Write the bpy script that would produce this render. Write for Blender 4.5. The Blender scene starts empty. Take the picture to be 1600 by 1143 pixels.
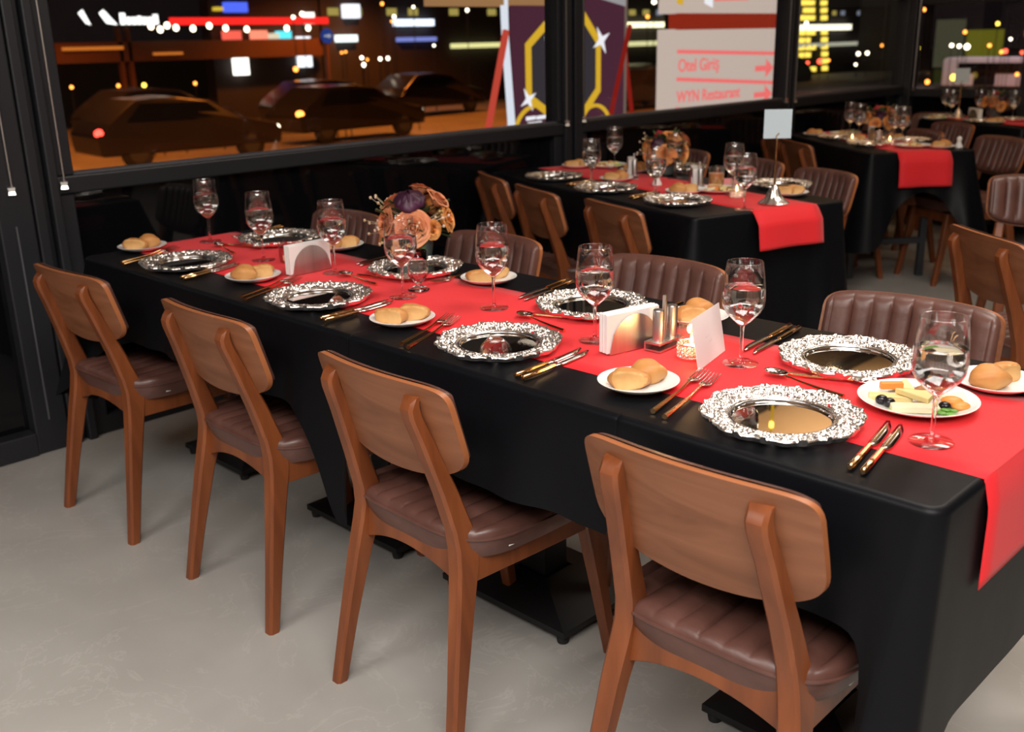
import bpy, math, random
import numpy as np
from mathutils import Vector, Matrix

random.seed(7)
rng = np.random.default_rng(7)
R = math.radians
PI = math.pi
scene = bpy.context.scene
col = scene.collection

# ------------------------------------------------------------------ camera
cam_data = bpy.data.cameras.new('camera')
cam_data.sensor_width = 36.0
cam_data.lens = 1589.5 / 1600 * 36.0
cam_data.clip_end = 400
cam_data.dof.use_dof = True
cam_data.dof.focus_distance = 1.95
cam_data.dof.aperture_fstop = 4.6
cam = bpy.data.objects.new('camera', cam_data)
col.objects.link(cam)
YAW, PITCH, ROLL = -0.785059, 0.310440, -0.023042
F = Vector((math.sin(YAW) * math.cos(PITCH), math.cos(YAW) * math.cos(PITCH), -math.sin(PITCH)))
RR = Vector((math.cos(YAW), -math.sin(YAW), 0))
UU = RR.cross(F)
RR, UU = (RR * math.cos(ROLL) + UU * math.sin(ROLL)), (UU * math.cos(ROLL) - RR * math.sin(ROLL))
cam.matrix_world = Matrix(((RR.x, UU.x, -F.x, 2.73242), (RR.y, UU.y, -F.y, -1.25580), (RR.z, UU.z, -F.z, 1.35440), (0, 0, 0, 1)))
scene.camera = cam

# ------------------------------------------------------------------ world, exposure
scene.view_settings.view_transform = 'Standard'
scene.view_settings.look = 'None'
scene.view_settings.gamma = 1.0
scene.view_settings.exposure = 0.0
scene.view_settings.use_curve_mapping = False
world = bpy.data.worlds.new('night')
scene.world = world
world.use_nodes = True
wb = world.node_tree.nodes['Background']
wb.inputs[0].default_value = (0.020, 0.014, 0.016, 1)
wb.inputs[1].default_value = 0.25
scene.cycles.max_bounces = 14
scene.cycles.transmission_bounces = 12
scene.cycles.transparent_max_bounces = 24
scene.cycles.diffuse_bounces = 3
scene.cycles.glossy_bounces = 5
scene.cycles.blur_glossy = 0.6
scene.cycles.sample_clamp_indirect = 6.0

# ------------------------------------------------------------------ main lights (unseen area lamps at ceiling height)
CEIL = 2.75
def area(name, loc, sx, sy, watt, color=(1, .95, .88), rot=(0, 0, 0)):
    d = bpy.data.lights.new(name, 'AREA')
    d.shape = 'RECTANGLE'; d.size = sx; d.size_y = sy; d.energy = watt; d.color = color
    o = bpy.data.objects.new(name, d); col.objects.link(o)
    o.location = loc; o.rotation_euler = rot
    return o
area('bounce_flash_area', (3.3, -1.7, 2.70), 2.0, 2.0, 158, (1, .95, .90))  # stands in for camera flash bounced off the ceiling
area('glass_highlight_area', (1.9, 0.9, 2.72), 1.0, 0.9, 30, (1, .93, .85))  # added for highlights in the glasses, no lamp seen here
area('ceiling_light_entry', (1.2, -2.6, 2.70), 1.2, 1.2, 50, (1, .96, .92))
area('ceiling_light_middle', (1.9, 2.6, 2.72), 0.8, 0.8, 24, (1, .90, .78))
area('ceiling_light_back', (1.6, 5.2, 2.72), 0.6, 0.6, 7, (1, .84, .66))
area('ceiling_fill_uplight', (-.05, 5.1, CEIL - .40), 1.3, 2.4, 18, (1, .82, .58), (PI, 0, 0))  # added fill: brightens the tan ceiling that the mirror plates reflect
def point(name, loc, watt, color, r=.05):
    d = bpy.data.lights.new(name, 'POINT'); d.energy = watt; d.color = color; d.shadow_soft_size = r
    o = bpy.data.objects.new(name, d); col.objects.link(o); o.location = loc
for i, (x, y) in enumerate(((-12, 4), (-13, 14), (-16, 26), (-24, 10), (-26, 22), (-12, 36), (-13, 42.5))):  # orange street lamps; the last, pale one is added to light the van
    d_ = bpy.data.lights.new('street_lamp_or_van_fill', 'SPOT'); d_.energy, d_.color = (3600, (1, .27, .035)) if i < 6 else (1500, (1, .80, .84)); d_.spot_size = R(128); d_.spot_blend = .5; d_.shadow_soft_size = .3
    o_ = bpy.data.objects.new('street_lamp_or_van_fill', d_); col.objects.link(o_); o_.location = (x, y, 5.5)

# ------------------------------------------------------------------ materials
MATS = {}
def mat(name, color, rough=.5, metal=0., spec=.5, **kw):
    m = bpy.data.materials.new(name); m.use_nodes = True
    b = m.node_tree.nodes['Principled BSDF']
    b.inputs['Base Color'].default_value = (*color, 1)
    b.inputs['Roughness'].default_value = rough
    b.inputs['Metallic'].default_value = metal
    b.inputs['Specular IOR Level'].default_value = spec
    for k, v in kw.items():
        b.inputs[k].default_value = v
    MATS[name] = m
    return m
def nt(m):
    return m.node_tree.nodes, m.node_tree.links, m.node_tree.nodes['Principled BSDF']
def ramp_color(m, stops, tex='NOISE', scale=5, stretch=(1, 1, 1), detail=4, dist=0, coord='Object', bump=0, bscale=None, rough=None):
    n, l, b = nt(m)
    tc = n.new('ShaderNodeTexCoord'); mp = n.new('ShaderNodeMapping')
    mp.inputs['Scale'].default_value = stretch
    l.new(tc.outputs[coord], mp.inputs['Vector'])
    t = n.new('ShaderNodeTexNoise')
    t.inputs['Scale'].default_value = scale; t.inputs['Detail'].default_value = detail; t.inputs['Distortion'].default_value = dist
    l.new(mp.outputs[0], t.inputs['Vector'])
    r = n.new('ShaderNodeValToRGB')
    els = r.color_ramp.elements
    while len(els) < len(stops): els.new(.5)
    for e, (p, c) in zip(els, stops):
        e.position = p; e.color = (*c, 1)
    l.new(t.outputs['Fac'], r.inputs[0]); l.new(r.outputs[0], b.inputs['Base Color'])
    if bump:
        bn = n.new('ShaderNodeBump'); bn.inputs['Strength'].default_value = bump; bn.inputs['Distance'].default_value = .002
        src = t
        if bscale:
            src = n.new('ShaderNodeTexNoise'); src.inputs['Scale'].default_value = bscale; src.inputs['Detail'].default_value = 3
            l.new(tc.outputs[coord], src.inputs['Vector'])
        l.new(src.outputs['Fac'], bn.inputs['Height']); l.new(bn.outputs[0], b.inputs['Normal'])
    return m
def emis(name, color, strength):
    m = bpy.data.materials.new(name); m.use_nodes = True
    n = m.node_tree.nodes; n.clear()
    e = n.new('ShaderNodeEmission'); o = n.new('ShaderNodeOutputMaterial')
    e.inputs[0].default_value = (*color, 1); e.inputs[1].default_value = strength
    m.node_tree.links.new(e.outputs[0], o.inputs[0])
    MATS[name] = m
    return m

wood = ramp_color(mat('frame_wood', (.4, .13, .045), .38), [(.3, (.150, .040, .012)), (.55, (.225, .062, .018)), (.8, (.290, .086, .027))], scale=7, stretch=(3, 3, .35), dist=.6, bump=.05)
ply = ramp_color(mat('plywood', (.38, .14, .06), .42), [(.25, (.170, .058, .023)), (.5, (.235, .086, .037)), (.75, (.300, .117, .054))], scale=5, stretch=(.6, 1, 3.5), dist=1.6, detail=6, bump=.03)
plyedge = mat('plywood_edge', (.38, .13, .048), .4)
leather = ramp_color(mat('leather', (.12, .05, .04), .36), [(.3, (.082, .034, .026)), (.7, (.150, .066, .051))], scale=9, bump=.22, bscale=60)
black_cloth = mat('black_cloth', (.0038, .0043, .0058), .42, 0, .15)
red_cloth = mat('red_cloth', (.80, .022, .030), .62, 0, .25, **{'Sheen Weight': .1})
def weave(m, sc, st):
    n, l, b = nt(m)
    tc = n.new('ShaderNodeTexCoord'); t = n.new('ShaderNodeTexNoise'); t.inputs['Scale'].default_value = sc; t.inputs['Detail'].default_value = 2
    bn = n.new('ShaderNodeBump'); bn.inputs['Strength'].default_value = st; bn.inputs['Distance'].default_value = .01
    l.new(tc.outputs['Object'], t.inputs['Vector']); l.new(t.outputs['Fac'], bn.inputs['Height']); l.new(bn.outputs[0], b.inputs['Normal'])
weave(black_cloth, 7, .12); weave(red_cloth, 6, .08)
porcelain = mat('porcelain', (.86, .84, .81), .16, 0, .5)
silver = mat('silver', (.97, .95, .92), .24, .95)
mirror = mat('mirror', (.80, .78, .74), .02, 1.0)
steel = mat('steel', (.80, .77, .73), .12, 1.0)
brushed = ramp_color(mat('brushed_steel', (.6, .58, .56), .34, 1.0), [(.3, (.46, .44, .42)), (.7, (.66, .63, .61))], scale=30, stretch=(1, 1, .05))
gold = mat('gold', (.85, .56, .28), .16, 1.0)
paper = mat('paper', (.84, .82, .80), .7)
ink = mat('ink', (.50, .47, .48), .6)
card_blue = mat('blue_card', (.62, .76, .84), .55)
frame_black = mat('black_frame', (.016, .017, .021), .42)
frame_edge = mat('worn_frame_edge', (.10, .10, .11), .35)
black_glass = mat('black_glass', (.004, .004, .005), .04, 0, .5)
base_black = mat('black_iron', (.006, .006, .007), .5)
rubber = mat('rubber', (.01, .01, .01), .6)
greymetal = mat('grey_metal', (.06, .065, .075), .45, .4)
bread = ramp_color(mat('bread_crust', (.75, .38, .14), .55), [(.3, (.44, .17, .045)), (.5, (.58, .26, .075)), (.75, (.66, .36, .13))], scale=14, bump=.25, bscale=40)
bread_torn = ramp_color(mat('bread_side', (.84, .55, .26), .65), [(.3, (.60, .31, .10)), (.7, (.72, .43, .17))], scale=25, bump=.25, bscale=60)
rose_mat = ramp_color(mat('rose_petal', (.9, .4, .22), .5, 0, .3), [(.3, (.66, .20, .085)), (.55, (.76, .31, .15)), (.8, (.82, .43, .26))], scale=9)
orange_rose = ramp_color(mat('orange_petal', (.9, .4, .15), .5, 0, .3), [(.3, (.85, .28, .06)), (.7, (.95, .50, .18))], scale=9)
dark_petal = ramp_color(mat('plum_petal', (.03, .006, .018), .45), [(.3, (.022, .004, .016)), (.7, (.075, .014, .050))], scale=12)
red_petal = mat('red_petal', (.35, .015, .03), .5)
leaf_mat = ramp_color(mat('leaf', (.05, .10, .03), .5), [(.3, (.03, .07, .025)), (.7, (.10, .15, .05))], scale=10)
greyleaf = mat('grey_leaf', (.13, .14, .14), .55)
berry_mat = ramp_color(mat('berry', (.7, .5, .3), .5), [(.35, (.45, .33, .10)), (.65, (.80, .62, .50))], scale=30)
vase_mat = ramp_color(mat('stoneware', (.10, .13, .12), .45), [(.3, (.07, .09, .085)), (.7, (.13, .16, .15))], scale=6)
wax = mat('wax', (.9, .82, .66), .5, 0, .4, **{'Subsurface Weight': .3, 'Emission Color': (1, .6, .25, 1), 'Emission Strength': .5})
flame_mat = emis('flame', (1, .62, .22), 14)
cheese_y = mat('cheese', (.86, .68, .30), .45); cheese_w = mat('white_cheese', (.88, .80, .55), .5)
cheese_o = mat('orange_cheese', (.85, .30, .06), .45); olive_m = mat('olive', (.012, .010, .014), .25)
cuke = mat('cucumber', (.35, .45, .10), .45); mint = mat('mint', (.12, .32, .03), .5); nut = mat('walnut', (.40, .17, .07), .6)
meat = mat('cured_meat', (.62, .25, .12), .5)
amber = mat('amber_drink', (.55, .22, .06), .25)

def glass_mat(name, tint=(1, 1, 1), extra=.02):
    m = bpy.data.materials.new(name); m.use_nodes = True
    n, l = m.node_tree.nodes, m.node_tree.links; n.clear()
    o = n.new('ShaderNodeOutputMaterial'); mx = n.new('ShaderNodeMixShader')
    t = n.new('ShaderNodeBsdfTransparent'); g = n.new('ShaderNodeBsdfGlossy'); fr = n.new('ShaderNodeLayerWeight'); pw = n.new('ShaderNodeMath'); pw.operation = 'POWER'; pw.inputs[1].default_value = 4.5
    ad = n.new('ShaderNodeMath'); ad.operation = 'MULTIPLY_ADD'; ad.inputs[1].default_value = .94; ad.inputs[2].default_value = .035 + extra; ad.use_clamp = True
    t.inputs[0].default_value = (*tint, 1); g.inputs[0].default_value = (1, 1, 1, 1); g.inputs['Roughness'].default_value = .01
    l.new(fr.outputs['Facing'], pw.inputs[0]); l.new(pw.outputs[0], ad.inputs[0]); l.new(ad.outputs[0], mx.inputs[0]); l.new(t.outputs[0], mx.inputs[1]); l.new(g.outputs[0], mx.inputs[2])
    l.new(mx.outputs[0], o.inputs[0])
    MATS[name] = m
    return m
window_glass = glass_mat('window_glass', (.97, .97, .97), .0)
def refr(name, ior, color=(1, 1, 1)):
    m = bpy.data.materials.new(name); m.use_nodes = True
    n, l = m.node_tree.nodes, m.node_tree.links; n.clear()
    o = n.new('ShaderNodeOutputMaterial'); g = n.new('ShaderNodeBsdfGlass')
    g.inputs['Color'].default_value = (*color, 1); g.inputs['Roughness'].default_value = 0; g.inputs['IOR'].default_value = ior
    l.new(g.outputs[0], o.inputs[0]); MATS[name] = m
    return m
glassware = glass_mat('glassware', (.985, .985, .985), .05)
crystal = refr('crystal', 1.48, (.97, .96, .96))
water = refr('water', 1.33)
pink_glass = glass_mat('pink_glass', (.86, .74, .74), .05)

# floor: grey polished stone with fine pale veins
floor_m = mat('floor_stone', (.4, .38, .35), .30, 0, .45)
n, l, b = nt(floor_m)
tc = n.new('ShaderNodeTexCoord')
n1 = n.new('ShaderNodeTexNoise'); n1.inputs['Scale'].default_value = 1.7; n1.inputs['Detail'].default_value = 8; n1.inputs['Distortion'].default_value = .6
r1 = n.new('ShaderNodeValToRGB'); r1.color_ramp.elements[0].position = .3; r1.color_ramp.elements[0].color = (.36, .345, .318, 1)
r1.color_ramp.elements[1].position = .72; r1.color_ramp.elements[1].color = (.47, .455, .425, 1)
n2 = n.new('ShaderNodeTexNoise'); n2.inputs['Scale'].default_value = 3.4; n2.inputs['Detail'].default_value = 9; n2.inputs['Roughness'].default_value = .62; n2.inputs['Distortion'].default_value = 1.2
ab = n.new('ShaderNodeMath'); ab.operation = 'SUBTRACT'; ab.inputs[1].default_value = .5
a2 = n.new('ShaderNodeMath'); a2.operation = 'ABSOLUTE'
r2 = n.new('ShaderNodeValToRGB'); r2.color_ramp.elements[0].position = 0; r2.color_ramp.elements[0].color = (.27, .27, .27, 1)
r2.color_ramp.elements[1].position = .014; r2.color_ramp.elements[1].color = (0, 0, 0, 1)
mixc = n.new('ShaderNodeMix'); mixc.data_type = 'RGBA'
mixc.inputs['B'].default_value = (.60, .58, .54, 1)
for t in (n1, n2): l.new(tc.outputs['Object'], t.inputs['Vector'])
l.new(n1.outputs['Fac'], r1.inputs[0]); l.new(n2.outputs['Fac'], ab.inputs[0]); l.new(ab.outputs[0], a2.inputs[0]); l.new(a2.outputs[0], r2.inputs[0])
l.new(r1.outputs[0], mixc.inputs['A']); l.new(r2.outputs[0], mixc.inputs['Factor']); l.new(mixc.outputs['Result'], b.inputs['Base Color'])
ceil_m = ramp_color(mat('ceiling_tan', (.5, .33, .19), .7), [(.3, (.52, .33, .18)), (.7, (.60, .39, .22))], scale=2)
wall_m = ramp_color(mat('wall_brown', (.16, .11, .075), .6), [(.3, (.13, .09, .06)), (.7, (.19, .13, .09))], scale=3)
dark_wall = mat('dark_wall', (.008, .008, .010), .35)
asphalt = ramp_color(mat('asphalt', (.12, .10, .09), .7), [(.3, (.07, .06, .055)), (.7, (.20, .17, .15))], scale=.35)

# ------------------------------------------------------------------ mesh helpers
class MB:
    def __init__(s): s.v = []; s.f = []; s.m = []
    def add(s, vs, fs, mi=0):
        o = len(s.v); s.v += [tuple(map(float, p)) for p in vs]; s.f += [tuple(i + o for i in f) for f in fs]; s.m += [mi] * len(fs)
        return s
    def box(s, x0, x1, y0, y1, z0, z1, mi=0):
        return s.add([(x, y, z) for x in (x0, x1) for y in (y0, y1) for z in (z0, z1)],
                     [(0, 1, 3, 2), (4, 6, 7, 5), (0, 4, 5, 1), (2, 3, 7, 6), (0, 2, 6, 4), (1, 5, 7, 3)], mi)
    def sweep(s, path, secs, up=(0, 0, 1), cap=True, mi=0):
        """rectangular or any section swept: path pts, secs list of 2D closed loops given as world offsets"""
        n = len(secs[0]); vs = []; fs = []
        for p, sec in zip(path, secs):
            vs += [(p[0] + o[0], p[1] + o[1], p[2] + o[2]) for o in sec]
        for i in range(len(path) - 1):
            for j in range(n):
                k = (j + 1) % n
                fs.append((i * n + j, i * n + k, (i + 1) * n + k, (i + 1) * n + j))
        if cap:
            fs.append(tuple(reversed(range(n)))); fs.append(tuple(range((len(path) - 1) * n, len(path) * n)))
        return s.add(vs, fs, mi)
    def tube(s, pts, r, n=8, mi=0, cap=True):
        pts = [Vector(p) for p in pts]; secs = []
        rs = r if isinstance(r, (list, tuple)) else [r] * len(pts)
        prev = None
        for i, p in enumerate(pts):
            d = (pts[min(i + 1, len(pts) - 1)] - pts[max(i - 1, 0)]).normalized()
            a = prev if prev is not None else (Vector((0, 0, 1)) if abs(d.z) < .9 else Vector((1, 0, 0)))
            u = (a - d * a.dot(d)).normalized(); w = d.cross(u); prev = u
            secs.append([u * (rs[i] * math.cos(2 * PI * k / n)) + w * (rs[i] * math.sin(2 * PI * k / n)) for k in range(n)])
        return s.sweep(pts, secs, cap=cap, mi=mi)
    def lathe(s, prof, n=32, c=(0, 0, 0), mi=0, rfun=None):
        vs = []; fs = []
        for (r, z) in prof:
            for k in range(n):
                t = 2 * PI * k / n; q = r * (rfun(t, z) if rfun else 1)
                vs.append((c[0] + q * math.cos(t), c[1] + q * math.sin(t), c[2] + z))
        for i in range(len(prof) - 1):
            for k in range(n):
                j = (k + 1) % n
                fs.append((i * n + k, i * n + j, (i + 1) * n + j, (i + 1) * n + k))
        return s.add(vs, fs, mi)
    def ell(s, c, rad, nu=14, nv=9, mi=0, fn=None):
        vs = [(0, 0, -1)]; fs = []
        for i in range(1, nv):
            ph = -PI / 2 + PI * i / nv
            for k in range(nu):
                t = 2 * PI * k / nu; vs.append((math.cos(ph) * math.cos(t), math.cos(ph) * math.sin(t), math.sin(ph)))
        vs.append((0, 0, 1)); N = len(vs) - 1
        for k in range(nu):
            j = (k + 1) % nu
            fs.append((0, 1 + j, 1 + k)); fs.append((N, N - nu + k, N - nu + j))
            for i in range(nv - 2):
                a = 1 + i * nu
                fs.append((a + k, a + j, a + nu + j, a + nu + k))
        if fn: vs = [fn(v) for v in vs]
        return s.add([(c[0] + v[0] * rad[0], c[1] + v[1] * rad[1], c[2] + v[2] * rad[2]) for v in vs], fs, mi)
    def grid(s, P, mi=0, wrap=False):
        """P: rows of points"""
        nr, nc = len(P), len(P[0]); fs = []
        for i in range(nr - 1):
            for j in range(nc if wrap else nc - 1):
                k = (j + 1) % nc
                fs.append((i * nc + j, i * nc + k, (i + 1) * nc + k, (i + 1) * nc + j))
        return s.add([p for r in P for p in r], fs, mi)
    def build(s, name, mats, parent=None, smooth=True, angle=40, bevel=0, bseg=2):
        me = bpy.data.meshes.new(name)
        me.from_pydata(s.v, [], s.f)
        mats = mats if isinstance(mats, (list, tuple)) else [mats]
        for m in mats: me.materials.append(m)
        if len(mats) > 1: me.polygons.foreach_set('material_index', s.m)
        if smooth:
            me.polygons.foreach_set('use_smooth', [True] * len(s.f))
            if angle < 180: me.set_sharp_from_angle(angle=R(angle))
        me.update()
        o = bpy.data.objects.new(name, me); col.objects.link(o)
        if parent: o.parent = parent
        if bevel:
            b = o.modifiers.new('edge', 'BEVEL'); b.width = bevel; b.segments = bseg; b.limit_method = 'ANGLE'; b.angle_limit = R(40)
        return o

def tag(o, label, cat, group=None):
    o['label'] = label; o['category'] = cat
    if group: o['group'] = group
    return o
def empty(name):
    o = bpy.data.objects.new(name, None); col.objects.link(o); o.empty_display_size = .05
    return o
def struct(o):
    o['kind'] = 'structure'; return o
def copy_tree(o, parent=None):
    c = o.copy(); col.objects.link(c)
    for k in ('label', 'group'):
        if k in c.keys() and parent is None: del c[k]
    if parent: c.parent = parent
    for ch in o.children: copy_tree(ch, c)
    return c
PROTO = {}
def place(key, builder, loc, rz, label, cat, group=None, scale=1, tilt=None):
    if key not in PROTO:
        root = builder(); PROTO[key] = root
    else:
        root = copy_tree(PROTO[key])
    root.location = loc; root.rotation_euler = (tilt or 0, 0, rz); root.scale = (scale,) * 3
    tag(root, label, cat, group)
    return root

# ================================================================== SETTING
def quadbox(name, x0, x1, y0, y1, z0, z1, m, parent=None, bevel=0):
    o = MB().box(x0, x1, y0, y1, z0, z1).build(name, m, parent, smooth=False, bevel=bevel)
    if not parent: struct(o)
    return o
quadbox('floor', -.90, 6.2, -4.2, 6.75, -.12, 0, floor_m)
quadbox('ceiling', -.95, 6.2, -4.2, 6.75, CEIL, CEIL + .1, ceil_m)
quadbox('wall_front', -.9, 6.2, -4.3, -4.2, 0, CEIL, wall_m)
quadbox('wall_right', 6.2, 6.3, -4.2, 6.75, 0, CEIL, wall_m)
quadbox('wall_back', .33, 6.2, 6.66, 6.76, 0, CEIL, dark_wall)
for i, (x, w) in enumerate(((.35, .10), (1.15, .10))):
    quadbox('trim_%d' % (i + 1), x, x + w, 3.0, 6.6, CEIL - .10, CEIL, dark_wall)

WX = -.85
def window_on_side(k, y0, y1, gl0, gl1):
    """window in the long glazed side wall; y runs along it"""
    w = empty('window_%d' % k); struct(w)
    f = MB()
    f.box(WX - .06, WX + .045, y0, y1, .885, .945)
    f.build('sill', frame_black, w, smooth=False, bevel=.006)
    MB().box(WX - .03, WX + .02, gl0, gl1, .945, .952).build('bead', frame_edge, w, smooth=False)
    MB().box(WX - .06, WX + .03, y0, gl0, .945, 1.575).build('frame_side', frame_black, w, smooth=False, bevel=.005)
    MB().box(WX - .06, WX + .03, gl1, y1, .945, 1.575).build('frame_side', frame_black, w, smooth=False, bevel=.005)
    MB().box(WX - .06, WX + .035, y0, y1, 1.575, 1.66).build('transom', frame_black, w, smooth=False, bevel=.006)
    MB().box(WX - .018, WX - .012, gl0 - .005, gl1 + .005, .94, 1.58).build('pane', window_glass, w, smooth=False)
    MB().box(WX - .018, WX - .012, y0 + .05, y1 - .05, 1.655, CEIL - .05).build('upper_pane', window_glass, w, smooth=False)
    MB().box(WX - .06, WX + .03, y0, y1, CEIL - .06, CEIL).build('frame_top', frame_black, w, smooth=False)
    for a, bb in ((y0, y0 + .055), (y1 - .055, y1)):
        MB().box(WX - .06, WX + .03, a, bb, 1.66, CEIL - .06).build('frame_side', frame_black, w, smooth=False)
        MB().box(WX - .05, WX + .03, a, bb, .06, .885).build('lower_stile', frame_black, w, smooth=False, bevel=.005)
    MB().box(WX - .05, WX + .03, y0, y1, 0, .07).build('bottom_rail', frame_black, w, smooth=False, bevel=.005)
    MB().box(WX - .02, WX - .005, y0 + .05, y1 - .05, .06, .89).build('lower_panel', black_glass, w, smooth=False)
window_on_side(1, .13, 2.70, .195, 2.672)
window_on_side(2, 2.84, 4.89, 2.88, 4.862)
window_on_side(3, 4.97, 6.66, 5.00, 6.60)
def post(k, y0, y1, ym):
    p = MB()
    p.box(WX - .06, WX + .055, y0, ym - .012, 0, CEIL)
    p.box(WX - .06, WX + .055, ym + .012, y1, 0, CEIL)
    p.box(WX - .06, WX + .025, ym - .012, ym + .012, 0, CEIL)
    struct(p.build('trim_%d' % k, frame_black, None, smooth=False, bevel=.006))
post(3, .035, .13, .085); post(4, 2.70, 2.84, 2.765); post(5, 4.89, 4.97, 4.93)
# folding glass door beside the first window
d = empty('door_1'); struct(d)
MB().box(WX - .05, WX + .055, -.085, .03, 0, CEIL).build('door_stile', frame_black, d, smooth=False, bevel=.006)
MB().box(WX - .05, WX + .055, -1.15, -1.06, 0, CEIL).build('door_stile', frame_black, d, smooth=False, bevel=.006)
MB().box(WX - .045, WX + .065, -1.06, -.085, 0, .085).build('door_rail', frame_black, d, smooth=False, bevel=.006)
MB().box(WX - .045, WX + .05, -1.06, -.085, .99, 1.06).build('door_rail', frame_black, d, smooth=False, bevel=.006)
MB().box(WX - .01, WX + .005, -1.07, -.08, .08, .995).build('door_panel', black_glass, d, smooth=False)
MB().box(WX - .01, WX + .005, -1.07, -.08, 1.05, CEIL).build('door_panel', black_glass, d, smooth=False)
MB().box(WX + .053, WX + .059, -.035, -.030, .12, .80).build('seal_strip', frame_edge, d, smooth=False)
quadbox('wall_left', WX - .06, WX + .02, -4.2, -1.15, 0, CEIL, dark_wall)
# back window (short side of the glazed corner)
w = empty('window_4'); struct(w)
BY = 6.66
MB().box(-.90, .33, BY - .04, BY + .06, .87, .925).build('sill', frame_black, w, smooth=False, bevel=.006)
MB().box(-.91, -.76, BY - .05, BY + .06, 0, CEIL).build('corner_post', frame_black, w, smooth=False, bevel=.006)
MB().box(.035, .33, BY - .05, BY + .06, 0, CEIL).build('frame_side', frame_black, w, smooth=False, bevel=.006)
MB().box(-.76, .035, BY - .03, BY + .05, 1.535, 1.62).build('transom', frame_black, w, smooth=False, bevel=.006)
MB().box(-.77, .04, BY + .01, BY + .016, .92, 1.54).build('pane', window_glass, w, smooth=False)
MB().box(-.77, .04, BY + .01, BY + .016, 1.61, CEIL).build('upper_pane', window_glass, w, smooth=False)
MB().box(-.77, .04, BY, BY + .015, 0, .88).build('lower_panel', black_glass, w, smooth=False)

# blind cords with crystal weights
def cord():
    r = empty('blind_cord')
    MB().tube([(0, 0, .025), (0, 0, 1.8)], .0035, 6).build('cord', MATS['brushed_steel'], r)
    m = MB(); m.lathe([(0, -.006), (.017, .000), (.013, .012), (.017, .024), (0, .030)], 4)
    m.build('crystal_weight', silver, r, smooth=False)
    return r
for (x, y, z, lab) in ((-.79, -.027, .905, 'blind cord with crystal weight hanging on the glass door stile'),
                    (-.79, .145, .905, 'blind cord with crystal weight beside the first window, next to the door'),
                    (-.79, 2.703, .93, 'blind cord with crystal weight on the post after the first window'),
                    (-.79, 2.833, .94, 'blind cord with crystal weight beside the second window banner side'),
                    (-.79, 4.839, .925, 'blind cord with crystal weight on the post beyond the lit sign'),
                    (-.79, 4.953, .92, 'blind cord with crystal weight beside the third window'),
                    (-.73, 6.60, .915, 'blind cord with crystal weight in the glazed corner')):
    place('cord', cord, (x, y, z), .3, lab, 'blind cord', 'blind cords along the windows')

# ================================================================== CHAIRS
def strip_pad(a, bt, bb, chan, zf, thick, border, nx_per=9, ny=14, fade=.03):
    """channelled pad in (u,v): returns front rows; columns follow the channels. a half width; bt/bb top & bottom outline functions of u"""
    nu_ = nx_per * 16
    us = [-a * (.25 * math.cos(PI * i / nu_) + .75 * (1 - 2 * i / nu_)) for i in range(nu_ + 1)]
    rows = []
    for u in us:
        t, b2 = bt(u), bb(u)
        r = []
        for j in range(ny + 1):
            v = b2 + (t - b2) * (.5 - .5 * math.cos(PI * j / ny))
            e = min(t - v, v - b2, a - abs(u))
            k = max(0, min(1, e / border))
            edge = math.sqrt(max(0, 1 - (1 - k) ** 2))
            ph = (u / chan) % 1.0
            g = min(ph, 1 - ph) * chan
            groove = math.sin(min(1, g / (chan * .5)) * PI / 2) ** .33
            fd = max(0, min(1, (e - .006) / fade))
            h = thick * edge - .0140 * (1 - groove) * fd
            r.append((u, v, h))
        rows.append(r)
    return rows
def sup(a, n):
    return lambda u: max(0.0, 1 - min(1, abs(u) / a) ** n) ** (1 / n)

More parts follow.
